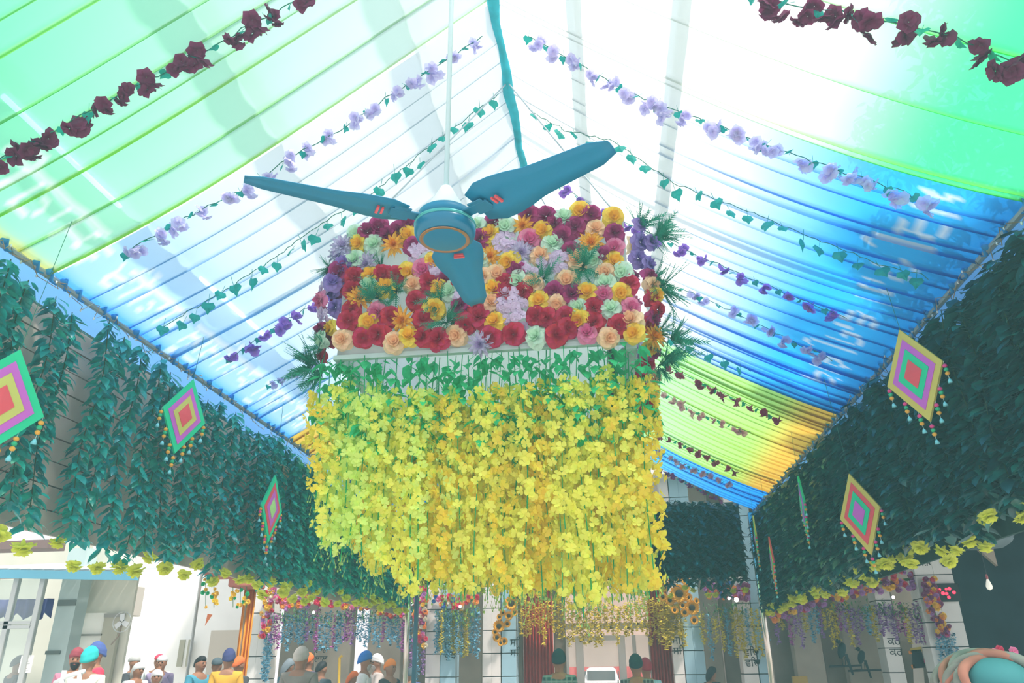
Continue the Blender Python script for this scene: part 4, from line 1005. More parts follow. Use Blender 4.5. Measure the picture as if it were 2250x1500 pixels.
# dark bird ornaments on perches
birdm = mat('dark_bird', (.015, .05, .06), .5); perch = mat('dark_perch', (.04, .06, .07), .5)
for pxb, pyb, sc, lb in ((1850, 1425, 1.0, 'dark bird shaped ornament with a long tail on a wall perch'), (1893, 1440, .85, 'second dark bird shaped ornament, right of the first')):
    t = thing('bird_ornament', lb, 'ornament', at(pxb, pyb, Y=17.7))
    MB().lathe([(0, -.20), (.03, -.19), (.075, -.10), (.085, 0), (.06, .09), (.035, .12)], 12, Matrix.Scale(sc, 4) @ Matrix.Rotation(.35, 4, 'Y')).ball((-.05*sc, 0, .15*sc), .05*sc, 10, 6).lathe([(.012, 0), (0, .05)], 6, Matrix.Translation((-.09*sc, 0, .15*sc)) @ Matrix.Rotation(-PI/2, 4, 'Y')).build('body', birdm, t, True)
    MB().add([(p[0]*sc, p[1], p[2]*sc) for p in ((.03, -.01, -.1), (.09, -.01, -.1), (.15, -.01, -.5), (.11, -.01, -.5), (.03, .01, -.1), (.09, .01, -.1), (.15, .01, -.5), (.11, .01, -.5))], [(3, 2, 1, 0), (4, 5, 6, 7), (0, 1, 5, 4), (1, 2, 6, 5), (2, 3, 7, 6), (3, 0, 4, 7)]).build('tail', birdm, t)
    MB().tube([(-.3, .05, -.34*sc), (.35, .05, -.32*sc)], .02, 6).tube([(0, .05, -.33*sc), (0, 1.12, -.33*sc)], .02, 6).build('perch', perch, t)
    for s in (-1, 1): MB().tube([(s*.03, .0, -.16*sc), (s*.03, .04, -.33*sc)], .008, 5).build('leg', birdm, t)
MBB = MB().box((fx(1735, 17.9), 17.85, 1.15), (fx(1768, 17.9), 17.95, fz(1750, 1485, 17.9)), None, .01)
tag(MBB.build('yellow_box', mat('ochre_box', (.62, .42, .08), .6)), 'ochre box on a stand against the beige column right of the pole', 'box')
# yellow pipe and hand rail in the left opening
tag(MB().tube([at(744, 1510, Y=17.8), at(746, 1445, Y=17.8), at(752, 1440, Y=17.8)], .03, 8).build('yellow_pipe', mat('yellow_paint', (.75, .52, .05), .5)), 'yellow pipe standing inside the left opening', 'pipe')
# stone ledge, bracket and bulb in the dark right corner
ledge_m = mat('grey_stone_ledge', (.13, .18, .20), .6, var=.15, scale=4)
p = at(2150, 1178, Y=12.2)
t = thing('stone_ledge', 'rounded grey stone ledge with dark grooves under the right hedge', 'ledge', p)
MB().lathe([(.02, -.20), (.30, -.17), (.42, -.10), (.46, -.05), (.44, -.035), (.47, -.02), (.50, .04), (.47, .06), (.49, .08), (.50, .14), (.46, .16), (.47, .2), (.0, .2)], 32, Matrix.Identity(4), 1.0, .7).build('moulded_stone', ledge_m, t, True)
MB().add([(-.06, -.05, -.2), (.14, -.05, -.17), (.14, -.05, -.43), (-.06, .03, -.2), (.14, .03, -.17), (.14, .03, -.43)], [(0, 2, 1), (3, 4, 5), (0, 1, 4, 3), (1, 2, 5, 4), (2, 0, 3, 5)]).build('bracket', mat('brown_bracket', (.30, .25, .20), .6), t)
t = thing('hanging_bulb', 'pale teardrop bulb hanging in the dark right corner', 'lamp', at(2172, 1282, Y=12.0))
MB().lathe([(0, -.09), (.035, -.07), (.042, -.03), (.028, .02), (.014, .06), (.012, .08)], 12).build('bulb', mat('milk_glass', (.85, .85, .75), .3, emit=.35), t, True)
MB().tube([(0, 0, .08), (0, 0, 4.42 - t.location.z)], .008, 5).build('cord', black_m, t)
struct('ceiling_shade_slab', MB().box((XR + .5, 10.2, 4.4), (12, 16.8, 4.55)), mat('shade_slab_dark', (.03, .05, .055), .8)); MB().lathe([(.014, .06), (.018, .10), (.01, .13)], 10).build('lamp_holder', mat('dull_red', (.4, .1, .12), .5), t)  # slab added to carry the bulb cord and darken this corner
t = thing('flower_stand', 'pale post topped with pink flowers behind the large turban', 'ornament', (at(2234, 1450, Y=8.0).x, 8.0, 0)); tp = at(2230, 1436, Y=8.0).z
MB().tube([(0, 0, 0), (0, 0, tp)], .022, 8).build('post', chrome, t)
for i in range(9): obj('bloom', dr.choice(POM), PC[dr.choice(['pink', 'mauve', 'crimson'])], t, aim((dr.uniform(-.22, .0), -.03, tp + dr.uniform(-.2, .05)), (dr.uniform(-.5, .5), -1, .2), 0, .5))

# ------------------------------------------------------------------ sunlit courtyard on the left
OY = 12.6
def ox(px, py=1400, Y=OY): return at(px, py, Y=Y).x
def oz(px, py, Y=OY): return at(px, py, Y=Y).z
bluep = mat('blue_fascia', (.16, .46, .62), .5); greyw = mat('pale_teal_wall', (.42, .52, .50), .7, var=.08, scale=2); cream = mat('cream_wall', (.62, .62, .52), .7, var=.05, scale=2)
sh = thing('awning', 'sloping pale roof sheet with a blue front fascia at the left edge', 'awning', (ox(100, 1250), OY - .8, oz(100, 1250)))
O = Vector(sh.location)
def opart(nm, m, a, c, ch=0): 
    b = MB().box(a, c, None, ch); b.v = [tuple(Vector(v) - O) for v in b.v]; return b.build(nm, m, sh)
x0, x1 = ox(-60, 1250, OY - .8), ox(300, 1258, OY - .8); za = oz(20, 1245, OY - .8)
b = MB().add([tuple(Vector(v) - O) for v in ((x0, OY - .8, za - .02), (x1, OY - .8, za - .13), (x1, OY - .76, za - .26), (x0, OY - .76, za - .15))], [(0, 1, 2, 3)])
b.v += [(x, y + .05, z) for x, y, z in b.v]; b.f += [(7, 6, 5, 4), (0, 4, 5, 1), (1, 5, 6, 2), (2, 6, 7, 3), (3, 7, 4, 0)]
b.build('fascia', bluep, sh)
b = MB()
for i in range(14):
    xa = x0 + (x1 - x0)*i/14; xb = x0 + (x1 - x0)*(i + 1)/14 - .01; za_ = za - .11*i/14
    b.box((xa, OY - .75, za_ - .03), (xb, OY - .74, za_), Matrix.Identity(4))
    P = [(xa, OY - .8, za_), (xb, OY - .8, za_), (xb, OY + 1.2, za_ + .30), (xa, OY + 1.2, za_ + .30)]
    b.add(P + [(x, y, z + .015) for x, y, z in P], [(3, 2, 1, 0), (4, 5, 6, 7), (0, 1, 5, 4), (1, 2, 6, 5), (2, 3, 7, 6), (3, 0, 4, 7)])
b.v = [tuple(Vector(v) - O) for v in b.v]
b.build('roof_sheet', mat('pale_roof_sheet', (.72, .80, .82), .5), sh)
wo = struct('wall_shop', MB().box((ox(110), OY, 0), (ox(152), OY + .3, 3.6)), greyw)
MB().box((ox(108), OY - .02, oz(120, 1437)), (ox(140), OY, oz(120, 1429))).box((ox(112), OY - .02, oz(120, 1331)), (ox(152), OY, oz(120, 1318))).build('plank', mat('dark_band', (.12, .15, .14), .6), wo)
pap = MB().box((ox(82, 1455), OY - .40, oz(90, 1477)), (ox(108, 1455), OY - .39, oz(90, 1440)))
tp_ = tag(pap.build('paper_notice', white_m), 'white paper notice with lines of writing taped beside the glass door', 'notice')
for i in range(7):
    z = oz(90, 1473) + .035*i
    MB().box((ox(86, 1455), OY - .404, z), (ox(104 - (i % 3)*3, 1455), OY - .40, z + .008)).build('writing_line', alum, tp_)
struct('wall_recess', MB().box((ox(198, 1350), OY + .5, 0), (ox(240), OY + .56, 3.7)).box((ox(130), OY + .5, oz(170, 1343)), (ox(198, 1350), OY + .56, 3.7)), cream)
struct('window_1', MB().box((ox(140), OY + .42, .6), (ox(190), OY + .49, oz(170, 1343))), mat('sunlit_glass', (.95, .96, .92), .3, trans=.6))
MB().box((ox(198, 1350), OY + .40, .3), (ox(233, 1350), OY + .48, oz(210, 1352))).build('shutter', mat('olive_shutter', (.42, .41, .32), .6), bpy.data.objects['window_1'])
MB().box((ox(198, 1350), OY + .38, oz(210, 1353)), (ox(238, 1350), OY + .47, oz(210, 1344))).box((ox(140), OY + .40, oz(170, 1393) - .01), (ox(190), OY + .48, oz(170, 1393) + .02)).build('window_frame', mat('dull_frame', (.30, .30, .27), .6), bpy.data.objects['window_1'])
# glass shop front
gd = struct('door_2', MB().box((ox(-60, 1290), OY - .42, oz(50, 1276)), (ox(112, 1290), OY - .34, oz(50, 1270))), alum)
for a in (-14, 34, 92):
    xx = ox(a + 12, 1400); MB().box((xx - .05, OY - .42, 0), (xx + .05, OY - .34, oz(50, 1276)), None, .008).build('door_stile', alum, gd)
for py in (1370, 1379): MB().box((ox(-14), OY - .42, oz(60, py) - .03), (ox(100), OY - .35, oz(60, py) + .02)).build('door_rail', alum, gd)
MB().box((ox(-2), OY - .385, .05), (ox(46), OY - .375, oz(50, 1278))).build('pane', glass, gd); MB().box((ox(48), OY - .385, .05), (ox(103), OY - .375, oz(50, 1278))).build('pane', glass, gd)
struct('wall_inside', MB().box((ox(-60, 1400, 14.5), 14.5, 0), (ox(150, 1400, 14.5), 14.7, 4)), cream)
curtain_m = mat('navy_bunting', (.06, .07, .22), .8)
o = MB(); n = 30; xa, xb = ox(-20, 1340, 13.2), ox(112, 1340, 13.2); zt_ = oz(50, 1316, 13.2)
vs = []; fs = []
for i in range(n + 1):
    t_ = i/n; vs += [(xa + (xb - xa)*t_, 13.2 + .03*math.sin(i*1.3), zt_), (xa + (xb - xa)*t_, 13.2 + .05*math.sin(i*1.3), zt_ - .24 - .12*abs(math.sin(i*.45)))]
for i in range(n): fs.append((2*i, 2*i+1, 2*i+3, 2*i+2))
oc = o.add(vs, fs).build('bunting', curtain_m, None, True); tag(oc, 'navy blue cloth bunting hung behind the glass shop front', 'cloth'); oc.modifiers.new('t', 'SOLIDIFY').thickness = .006
# sunlit white wall with its fittings
struct('wall_sunlit', MB().box((at(120, 1400, Y=19).x, 19, 0), (at(560, 1400, Y=19).x, 19.3, 5.2)), white_m)
struct('wall_sunlit_side', MB().box((at(462, 1400, Y=18.2).x, 18.2, 0), (at(530, 1400, Y=18.2).x, 18.5, at(500, 1384, Y=18.2).z)), mat('beige_shade_wall', (.62, .56, .48), .7))
sb = MB().box((at(279, 1320, Y=17).x, 16.6, at(290, 1355, Y=17).z), (at(315, 1320, Y=17).x, 17, at(290, 1290, Y=17).z), None, .02)
o = tag(sb.build('wall_cabinet', mat('grey_cabinet', (.55, .52, .46), .6)), 'grey box with a dark side fixed high on the sunlit wall', 'cabinet')
MB().box((at(273, 1320, Y=17).x, 16.62, at(290, 1356, Y=17).z), (at(280, 1320, Y=17).x, 17, at(290, 1288, Y=17).z)).build('side_panel', mat('dark_grey', (.16, .17, .16), .6), o)
sw = struct('window_2', MB().box((at(394, 1435, Y=18.9).x, 18.9, at(400, 1464, Y=18.9).z), (at(416, 1435, Y=18.9).x, 18.98, at(400, 1405, Y=18.9).z)), white_m)
for a, c in ((392, 403), (411, 420)): MB().box((at(a, 1435, Y=18.88).x, 18.86, at(400, 1464, Y=18.9).z), (at(c, 1435, Y=18.88).x, 18.9, at(400, 1405, Y=18.9).z)).build('shutter', mat('olive_shutter', (.42, .41, .32), .6), sw)
orc = mat('saffron_cloth', (.95, .42, .04), .7, trans=.3, var=.1, scale=4)
curtain('saffron_drape', 518, 546, 14.6, .2, at(535, 1282, Y=14.6).z, orc, 'bright saffron cloth hanging left of the tiled pillar', 4, .05)
t = thing('canopy_stall', 'small red edged canopy with hanging golden flowers under the left hedge', 'canopy', at(490, 1256, Y=14.0)); O = Vector(t.location)
rv = mat('brick_red_valance', (.46, .16, .12), .7)
for (a, c, d, e) in ((452, 503, 1250, 1264), (505, 553, 1270, 1288)):
    b = MB(); A = at(a, d, Y=14.0) - O; C = at(c, e, Y=14.0) - O; b.box((A.x, -.05, C.z), (C.x, .6, A.z), None, .02); b.build('valance', rv, t)
b = MB(); A = at(440, 1240, Y=14) - O; C = at(553, 1246, Y=14) - O; b.box((A.x, -.2, C.z), (C.x, .9, A.z), None, .02); b.build('roof_sheet', beige2, t)
for i in range(46):
    px = dr.choice((dr.uniform(446, 480), dr.uniform(506, 546))); py = dr.uniform(1268, 1335)
    obj('bloom', dr.choice(POM), dr.choice((PC['gold'], YFL[1], GL, PC['gold'])), t, aim(at(px, py, Y=14.0) - O, (0, -1, 0), dr.random()*6, dr.uniform(.35, .6)))
for px in (452, 470, 512, 528, 542): MB().tube([at(px, 1262, Y=14.0) - O, at(px, 1334, Y=14.0) - O], .006, 4).build('string', greenm, t)
for px in (445, 550): MB().tube([at(px, 1250, Y=14.6) - O, Vector((at(px, 1250, Y=14.6).x - O.x, .6, -O.z))], .03, 6).build('post', alum, t)
t = MB().add([at(456, 1348, Y=14.2), at(467, 1350, Y=14.2), at(450, 1375, Y=14.2), at(456, 1348, Y=14.21), at(467, 1350, Y=14.21), at(450, 1375, Y=14.21)], [(0, 2, 1), (3, 4, 5), (0, 1, 4, 3), (1, 2, 5, 4), (2, 0, 3, 5)])
tag(t.build('pennant', mat('pennant_orange', (.88, .26, .10), .7)), 'small orange pennant against the sunlit wall', 'flag')
# old eave and wall piece above the awning, branch ornament on the wall
struct('trim_95', MB().box((at(-40, 1200, Y=11).x, 11.0, at(0, 1206, Y=11).z), (at(104, 1200, Y=11).x, 11.4, at(60, 1186, Y=11).z)), mat('old_brown_fascia', (.20, .14, .13), .7))
t = thing('wall_fan', 'small grey wall fan beside the sunlit recess', 'fan', at(268, 1366, Y=12.4))
MB().tube([(R*.16*math.cos(a), 0, R*.16*math.sin(a)) for R in (1,) for a in np.linspace(0, 2*PI, 17)], .008, 5).build('guard', alum, t)
for k in range(3): MB().box((.01, -.004, -.04), (.13, .004, .04), Matrix.Rotation(k*2.1 + .4, 4, 'Y')).build('blade', alum, t)
MB().tube([(0, .02, -.02), (-.1, .12, -.22), (-.22, .15, -.34)], .014, 6).build('arm', mat('brown_bracket', (.30, .25, .20), .6), t)
t = thing('security_camera', 'small grey camera on the pale wall under the awning', 'camera', at(172, 1310, Y=12.98))
MB().box((-.10, -.06, -.04), (.08, .02, .03), Matrix.Rotation(.3, 4, 'Y'), .01).build('housing', alum, t); MB().tube([(.02, 0, .02), (0, .1, .12)], .015, 6).build('arm', alum, t); MB().lathe([(.03, 0), (.03, .03), (0, .03)], 10, Matrix.Translation((-.1, -.02, 0)) @ Matrix.Rotation(-PI/2, 4, 'Y')).build('lens', black_m, t)
# tree outside the right wall that shades the eave
tree = thing('shade_tree', 'dark leafy tree outside the right wall shading the eave', 'tree', (5.2, 7.0, 0))
MB().tube([(0, 0, 0), (.1, .1, 1.5), (-.05, .2, 3.0), (.1, .0, 4.6)], [.22, .18, .14, .08], 8).tube([(-.05, .2, 2.8), (-.8, -1.2, 4.2)], [.09, .04], 6).tube([(0, .2, 2.9), (-.7, 1.4, 4.3)], [.09, .04], 6).build('trunk', mat('bark', (.05, .045, .04), .9, var=.3, scale=8), tree, True)
b = MB(); r = random.Random(3)
blobs = [(-1.6, -2.6, 4.2, .7), (-1.3, -1.3, 4.1, .9), (-1.5, .2, 4.0, .8), (-1.4, 1.6, 4.2, .9), (-.6, 0, 5.0, 1.2), (0, -1.8, 4.8, 1.3), (.3, 1.8, 4.7, 1.3), (-.9, -1.2, 5.6, .9), (.8, -.4, 5.4, 1.4), (-1.7, -3.6, 4.3, .5), (-1.65, -2.3, 5.9, .6), (-1.5, -.7, 6.2, .7), (-1.75, .5, 5.8, .5), (-1.3, -3.5, 6.2, .6), (-1.6, 1.6, 5.9, .5), (-1.8, -1.6, 6.8, .6), (-1.9, -3.0, 6.6, .5), (-1.8, .2, 6.9, .5)]
for i in range(9500):
    c = blobs[min(len(blobs) - 1, int(r.random()*len(blobs)))]
    v = Vector((r.gauss(0, 1), r.gauss(0, 1), r.gauss(0, 1))).normalized()*c[3]*r.random()**.4
    leaf(b, Vector(c[:3]) + v, (r.uniform(-1, 1), r.uniform(-1, 1), -r.random()), (0, 0, 1), r.uniform(.12, .2), .07)
stuff(b.build('foliage', mat('tree_leaf', (.02, .07, .03), .6, var=.3, scale=3), tree))
# ------------------------------------------------------------------ people
def skin_mesh(V, Ed, R, name, sub=2):
    me = bpy.data.meshes.new(name); me.from_pydata(V, Ed, []); me.update()
    o = bpy.data.objects.new(name, me); COL.objects.link(o)
    o.modifiers.new('s', 'SKIN'); sl = me.skin_vertices[0].data
    for i, r in enumerate(R): sl[i].radius = r if isinstance(r, tuple) else (r, r)
    sl[0].use_root = True
    m = o.modifiers.new('d', 'SUBSURF'); m.levels = sub; m.render_levels = sub
    dg = bpy.context.evaluated_depsgraph_get(); out = bpy.data.meshes.new_from_object(o.evaluated_get(dg)); out.name = name
    out.polygons.foreach_set('use_smooth', [True]*len(out.polygons))
    bpy.data.objects.remove(o); bpy.data.meshes.remove(me); return out
ARMS = {'down': (((.18, .01, 1.39), (.225, .03, 1.11), (.235, -.03, .87)),)*2,
        'pray': (((.18, .01, 1.39), (.22, -.06, 1.13), (.03, -.24, 1.30)),)*2,
        'hand': (((.18, .01, 1.39), (.24, -.14, 1.18), (.06, -.20, 1.46)), ((.18, .01, 1.39), (.225, .03, 1.11), (.12, -.20, 1.10))),
        'fold': (((.18, .01, 1.39), (.235, -.02, 1.12), (.10, -.22, 1.06)),)*2}
def figure(pose):
    V = [(0, 0, .95), (0, 0, 1.08), (0, .0, 1.26), (0, .01, 1.40), (0, .012, 1.475), (0, -.005, 1.545), (0, -.012, 1.60), (0, -.004, 1.665), (0, .0, 1.715)]
    R = [(.15, .11), (.135, .10), (.165, .115), (.13, .085), (.058, .058), (.066, .078), (.076, .094), (.074, .093), (.045, .055)]
    Ed = [(i, i+1) for i in range(8)]
    V += [(0, -.112, 1.595)]; R += [.012]; Ed += [(6, 9)]                                     # nose
    for s in (-1, 1):
        n = len(V); V += [(s*.086, .008, 1.60)]; R += [(.012, .022)]; Ed += [(6, n)]           # ear
        n = len(V); V += [(s*.09, 0, .88), (s*.10, -.015, .50), (s*.10, .02, .10), (s*.11, -.13, .045)]; R += [.095, .062, .042, .036]
        Ed += [(0, n), (n, n+1), (n+1, n+2), (n+2, n+3)]
        sh, el, wr = ARMS[pose][0 if s > 0 else -1]; m = lambda p: (s*p[0], p[1], p[2])
        n = len(V); d = (Vector(wr) - Vector(el)).normalized(); pa = Vector(wr) + d*.075
        V += [m(sh), m(el), m(wr), m(pa)]; R += [.062, .044, .029, (.036, .022)]; Ed += [(3, n), (n, n+1), (n+1, n+2), (n+2, n+3)]
        side = d.cross(Vector((0, -1, .2))).normalized()
        for k in range(4):
            q = pa + side*(k - 1.5)*.019; L = (.062, .078, .082, .07)[k]; nn = len(V)
            V += [m(q + d*.02), m(q + d*(.02 + L*.55) + Vector((0, -.008, 0))), m(q + d*(.02 + L) + Vector((0, -.024, 0)))]; R += [.009, .0085, .007]; Ed += [(n+3, nn), (nn, nn+1), (nn+1, nn+2)]
        nn = len(V); q = Vector(wr) + d*.03
        V += [m(q + side*.036 + d*.015), m(q + side*.050 + d*.055)]; R += [.0095, .008]; Ed += [(n+3, nn), (nn, nn+1)]
    return V, Ed, R
def clothes(pose):
    V = [(0, 0, .80), (0, 0, .95), (0, 0, 1.10), (0, 0, 1.27), (0, .01, 1.405), (0, .012, 1.455)]
    R = [(.19, .145), (.178, .138), (.160, .125), (.188, .138), (.148, .105), (.078, .074)]
    Ed = [(i, i+1) for i in range(5)]
    for s in (-1, 1):
        sh, el, wr = ARMS[pose][0 if s > 0 else -1]; m = lambda p: (s*p[0], p[1], p[2]); n = len(V)
        w2 = Vector(el).lerp(Vector(wr), .8)
        V += [m(sh), m(el), m(w2)]; R += [.078, .060, .050]; Ed += [(4, n), (n, n+1), (n+1, n+2)]
    return V, Ed, R
def trousers_mesh():
    V = [(0, 0, .98), (0, 0, .88)]; R = [(.155, .125), (.165, .13)]; Ed = [(0, 1)]
    for s in (-1, 1):
        n = len(V); V += [(s*.095, 0, .80), (s*.105, -.015, .48), (s*.105, .02, .10)]; R += [.110, .088, .075]; Ed += [(1, n), (n, n+1), (n+1, n+2)]
    return skin_mesh(V, Ed, R, 'trousers', 1)
BODY = {p: skin_mesh(*figure(p), 'person_body') for p in ARMS}
SHIRT = {p: skin_mesh(*clothes(p), 'shirt') for p in ARMS}
TROU = trousers_mesh()
def dome_mesh(name, sx, sy, h, z0, ridges=0, peak=0.0, low=0.0, n=28, m=12):
    vs = []; fs = []
    for j in range(m + 1):
        t = j/m; ph = t*PI/2
        for i in range(n):
            a = 2*PI*i/n; k = 1 + (.035*math.sin(ridges*ph*1.6 + 2.0*math.cos(a)) if ridges else 0)
            if j == m: k = 1
            bulge = 1.0 + .10*math.sin(t*PI)
            z = z0 + h*math.sin(ph) + peak*max(0, -math.sin(a))*math.cos(ph)*.6 - low*max(0, math.sin(a))*(1 - t)
            vs.append((sx*math.cos(a)*math.cos(ph)*k*bulge, sy*math.sin(a)*math.cos(ph)*k*bulge + .012, z))
    for j in range(m): fs += [(j*n+i, j*n+(i+1) % n, (j+1)*n+(i+1) % n, (j+1)*n+i) for i in range(n)]
    fs.append(tuple(range(n-1, -1, -1)))
    return MB().add(vs, fs).mesh(name)
HEADW = {'turban': dome_mesh('turban', .097, .116, .160, 1.625, 9, .05, .045), 'patka': dome_mesh('patka', .092, .108, .125, 1.635, 4, .02, .06), 'hair': dome_mesh('hair', .086, .105, .105, 1.63, 0, .045, .075), 'cap': dome_mesh('cap', .092, .112, .10, 1.65, 0, .0, .02), 'scarf': dome_mesh('head_scarf', .10, .122, .125, 1.61, 2, .05, .16)}
EYE_M = MB().ball((0, 0, 0), .012, 8, 5).mesh('eye'); MOUTH = MB().tube([(-.022, 0, .002), (0, -.008, 0), (.022, 0, .002)], [.003, .006, .003], 6).mesh('mouth')
def beard_mesh():
    b = MB()
    b.lathe([(.0, -.075), (.03, -.065), (.052, -.03), (.066, .015), (.066, .03)], 14, Matrix.Translation((0, -.045, 1.548)), 1, .85); return b.mesh('beard')
BEARD = beard_mesh()
skin_m = mat('brown_skin', (.34, .17, .10), .5, var=.06, scale=30); eyem = mat('eye_dark', (.01, .01, .01), .2); lipm = mat('lips', (.30, .10, .08), .5)
hair_m = mat('black_hair', (.012, .014, .016), .6, var=.3, scale=60); trou_m = mat('dark_trousers', (.05, .055, .07), .8); greyb = mat('grey_beard', (.45, .45, .43), .8)
pr = random.Random(8)
def cloth_c(n, c): return mat('cloth_' + n, c, .85, var=.12, scale=7, bump=.15)
def checks(n, c1, c2, c3, sc):
    nm = 'check_' + n
    if nm in MATS: return MATS[nm]
    m = mat(nm, c1, .85); t = m.node_tree; tc = t.nodes.new('ShaderNodeTexCoord'); bsdf = t.nodes['Principled BSDF']; prev = None
    for ax, col, s in ((0, c2, sc), (2, c3, sc)):
        w_ = t.nodes.new('ShaderNodeTexWave'); w_.bands_direction = 'X' if ax == 0 else 'Z'; w_.inputs['Scale'].default_value = s
        t.links.new(tc.outputs['Object'], w_.inputs['Vector']); g = t.nodes.new('ShaderNodeMath'); g.operation = 'GREATER_THAN'; g.inputs[1].default_value = .72; t.links.new(w_.outputs['Fac'], g.inputs[0])
        mx = t.nodes.new('ShaderNodeMix'); mx.data_type = 'RGBA'; mx.inputs[7].default_value = (*col, 1)
        k = t.nodes.new('ShaderNodeMath'); k.operation = 'MULTIPLY'; k.inputs[1].default_value = .6; t.links.new(g.outputs[0], k.inputs[0]); t.links.new(k.outputs[0], mx.inputs[0])
        if prev is None: mx.inputs[6].default_value = (*c1, 1)
        else: t.links.new(prev, mx.inputs[6])
        prev = mx.outputs[2]
    t.links.new(prev, bsdf.inputs['Base Color']); return m
def person(label, px, py, Y, yaw, head, hm, shirt, pose='down', beard=None, extra=1.0, group=None, wide=1.0):
    """px, py: middle of the head in the photograph; Y: how far away the person stands"""
    if Y > 5: Y = min(Y*1.24, 16.7) if px > 260 else (Y if px < 100 else min(Y*1.1, 11.95))
    p = at(px, py, Y=Y); s = p.z/1.645*extra
    t = thing('person', label, 'person', (p.x, Y, 0), math.radians(yaw), group); t.scale = (s*wide, s*wide, s)
    obj('body', BODY[pose], skin_m, t); obj('shirt', SHIRT[pose], shirt, t); obj('trousers', TROU, trou_m, t)
    if head: obj(head, HEADW[head], hm, t)
    for sx_ in (-1, 1): obj('eye', EYE_M, eyem, t, Matrix.Translation((sx_*.031, -.089, 1.622)))
    obj('mouth', MOUTH, lipm, t, Matrix.Translation((0, -.091, 1.553)))
    if beard: obj('beard', BEARD, beard, t)
    return t
c = cloth_c
person('dark figure in grey seen through the glass shop front', 42, 1452, 12.9, 150, 'hair', c('grey_scarf', (.10, .11, .12)), c('charcoal', (.07, .08, .09)))
person('person in maroon turban and pink clothes by the sunlit window', 168, 1444, 11.4, 30, 'turban', c('maroon', (.30, .06, .08)), c('rose', (.52, .20, .28)), beard=hair_m)
person('person in blue turban and red shirt behind the teal turban', 213, 1432, 11.0, -40, 'turban', c('royal', (.08, .13, .36)), c('red', (.78, .06, .12)), beard=hair_m)
person('person in bright teal turban and cream shirt near the white railing', 197, 1444, 9.4, 190, 'turban', c('teal', (.03, .52, .50)), c('cream', (.76, .78, .66)))
person('person with a grey cap and dark top beside the white scarf', 296, 1452, 12.5, 90, 'cap', c('grey', (.5, .52, .5)), c('dark', (.08, .09, .10)), 'fold')
person('person with a pale white head cloth looking right', 304, 1467, 10.8, 70, 'scarf', c('white', (.78, .82, .82)), c('pale', (.66, .74, .76)), 'fold')
person('person in white and red cap with mauve shirt, hand at the face', 356, 1452, 12.2, 15, 'cap', c('white', (.78, .82, .82)), c('mauve', (.34, .28, .44)), 'hand')
person('person in a red cap half hidden behind the mauve shirt', 350, 1449, 13.0, 20, 'cap', c('red', (.78, .06, .12)), c('pale', (.66, .74, .76)))
person('person in pale blue with folded hands in front of the mauve shirt', 345, 1482, 10.2, 30, 'scarf', c('white', (.78, .82, .82)), c('ice', (.55, .72, .82)), 'pray')
person('person with black hair and a teal blue shirt looking right', 441, 1453, 11.0, 75, 'hair', hair_m, c('teal_blue', (.08, .34, .46)))
person('person in a dark cap and black shirt between teal and mustard', 477, 1458, 11.2, 200, 'cap', c('slate', (.08, .12, .14)), c('black', (.03, .04, .045)))
person('person in navy turban and mustard yellow shirt by the saffron cloth', 503, 1444, 10.6, 205, 'turban', c('navy', (.05, .06, .17)), c('mustard', (.72, .42, .05)))
person('person in an orange patka and dark shirt next to the tiled pillar', 525, 1456, 11.0, 160, 'patka', c('orange', (.86, .20, .05)), c('dark', (.08, .09, .10)))
person('tall person in beige turban and taupe jacket, back turned', 662, 1442, 9.6, 182, 'turban', c('beige', (.50, .46, .40)), c('taupe', (.24, .22, .19)), wide=1.1)
person('person in grey scarf and teal clothes left of the taupe jacket', 634, 1458, 11.5, 140, 'scarf', c('grey_teal', (.20, .25, .28)), c('petrol', (.04, .16, .22)))
person('person with an orange patka hidden behind the beige turban', 678, 1448, 12.0, 170, 'patka', c('orange', (.86, .20, .05)), c('navy', (.05, .06, .17)))
person('young person with black hair right of the taupe jacket', 707, 1464, 11.2, 150, 'hair', hair_m, c('slate', (.08, .12, .14)))
person('person in bright blue turban and white kurta facing right', 803, 1449, 10.8, 100, 'turban', c('blue', (.03, .17, .55)), c('kurta', (.72, .74, .76)), beard=greyb)
person('elderly person in white turban with raised hands in the doorway', 829, 1452, 12.8, -60, 'turban', c('white', (.78, .82, .82)), c('linen', (.62, .58, .54)), 'pray', beard=greyb)
person('person in orange patka and black shirt right of the white kurta', 858, 1462, 10.8, 70, 'patka', c('bright_orange', (.88, .27, .04)), c('black', (.03, .04, .045)))
person('person in blue bending low behind the white kurta', 775, 1484, 11.5, 100, 'scarf', c('orange', (.86, .20, .05)), c('sage', (.30, .33, .27)), 'fold')
person('person in dark shirt behind the left steel pole', 903, 1478, 13.8, 190, 'patka', c('slate', (.08, .12, .14)), c('royal', (.08, .13, .36)))
person('person in dark turban and green checked shirt facing the entrance', 1228, 1448, 9.4, 180, 'turban', c('bottle', (.015, .05, .06)), checks('green', (.03, .11, .11), (.22, .32, .30), (.30, .40, .38), 4.5))
person('person in dark patka and dark checked shirt right of the door', 1397, 1458, 9.4, 178, 'turban', c('bottle', (.015, .05, .06)), checks('dark', (.03, .04, .05), (.32, .36, .38), (.30, .34, .36), 6))
person('person in crimson turban and pale blue shirt beside the dark checks', 1419, 1464, 10.4, 190, 'turban', c('crimson', (.36, .03, .06)), checks('sky', (.28, .48, .60), (.5, .66, .74), (.22, .4, .5), 8))
person('dark hooded figure between the right pillars', 1563, 1474, 12.5, 120, 'scarf', c('black', (.03, .04, .045)), c('black', (.03, .04, .045)))
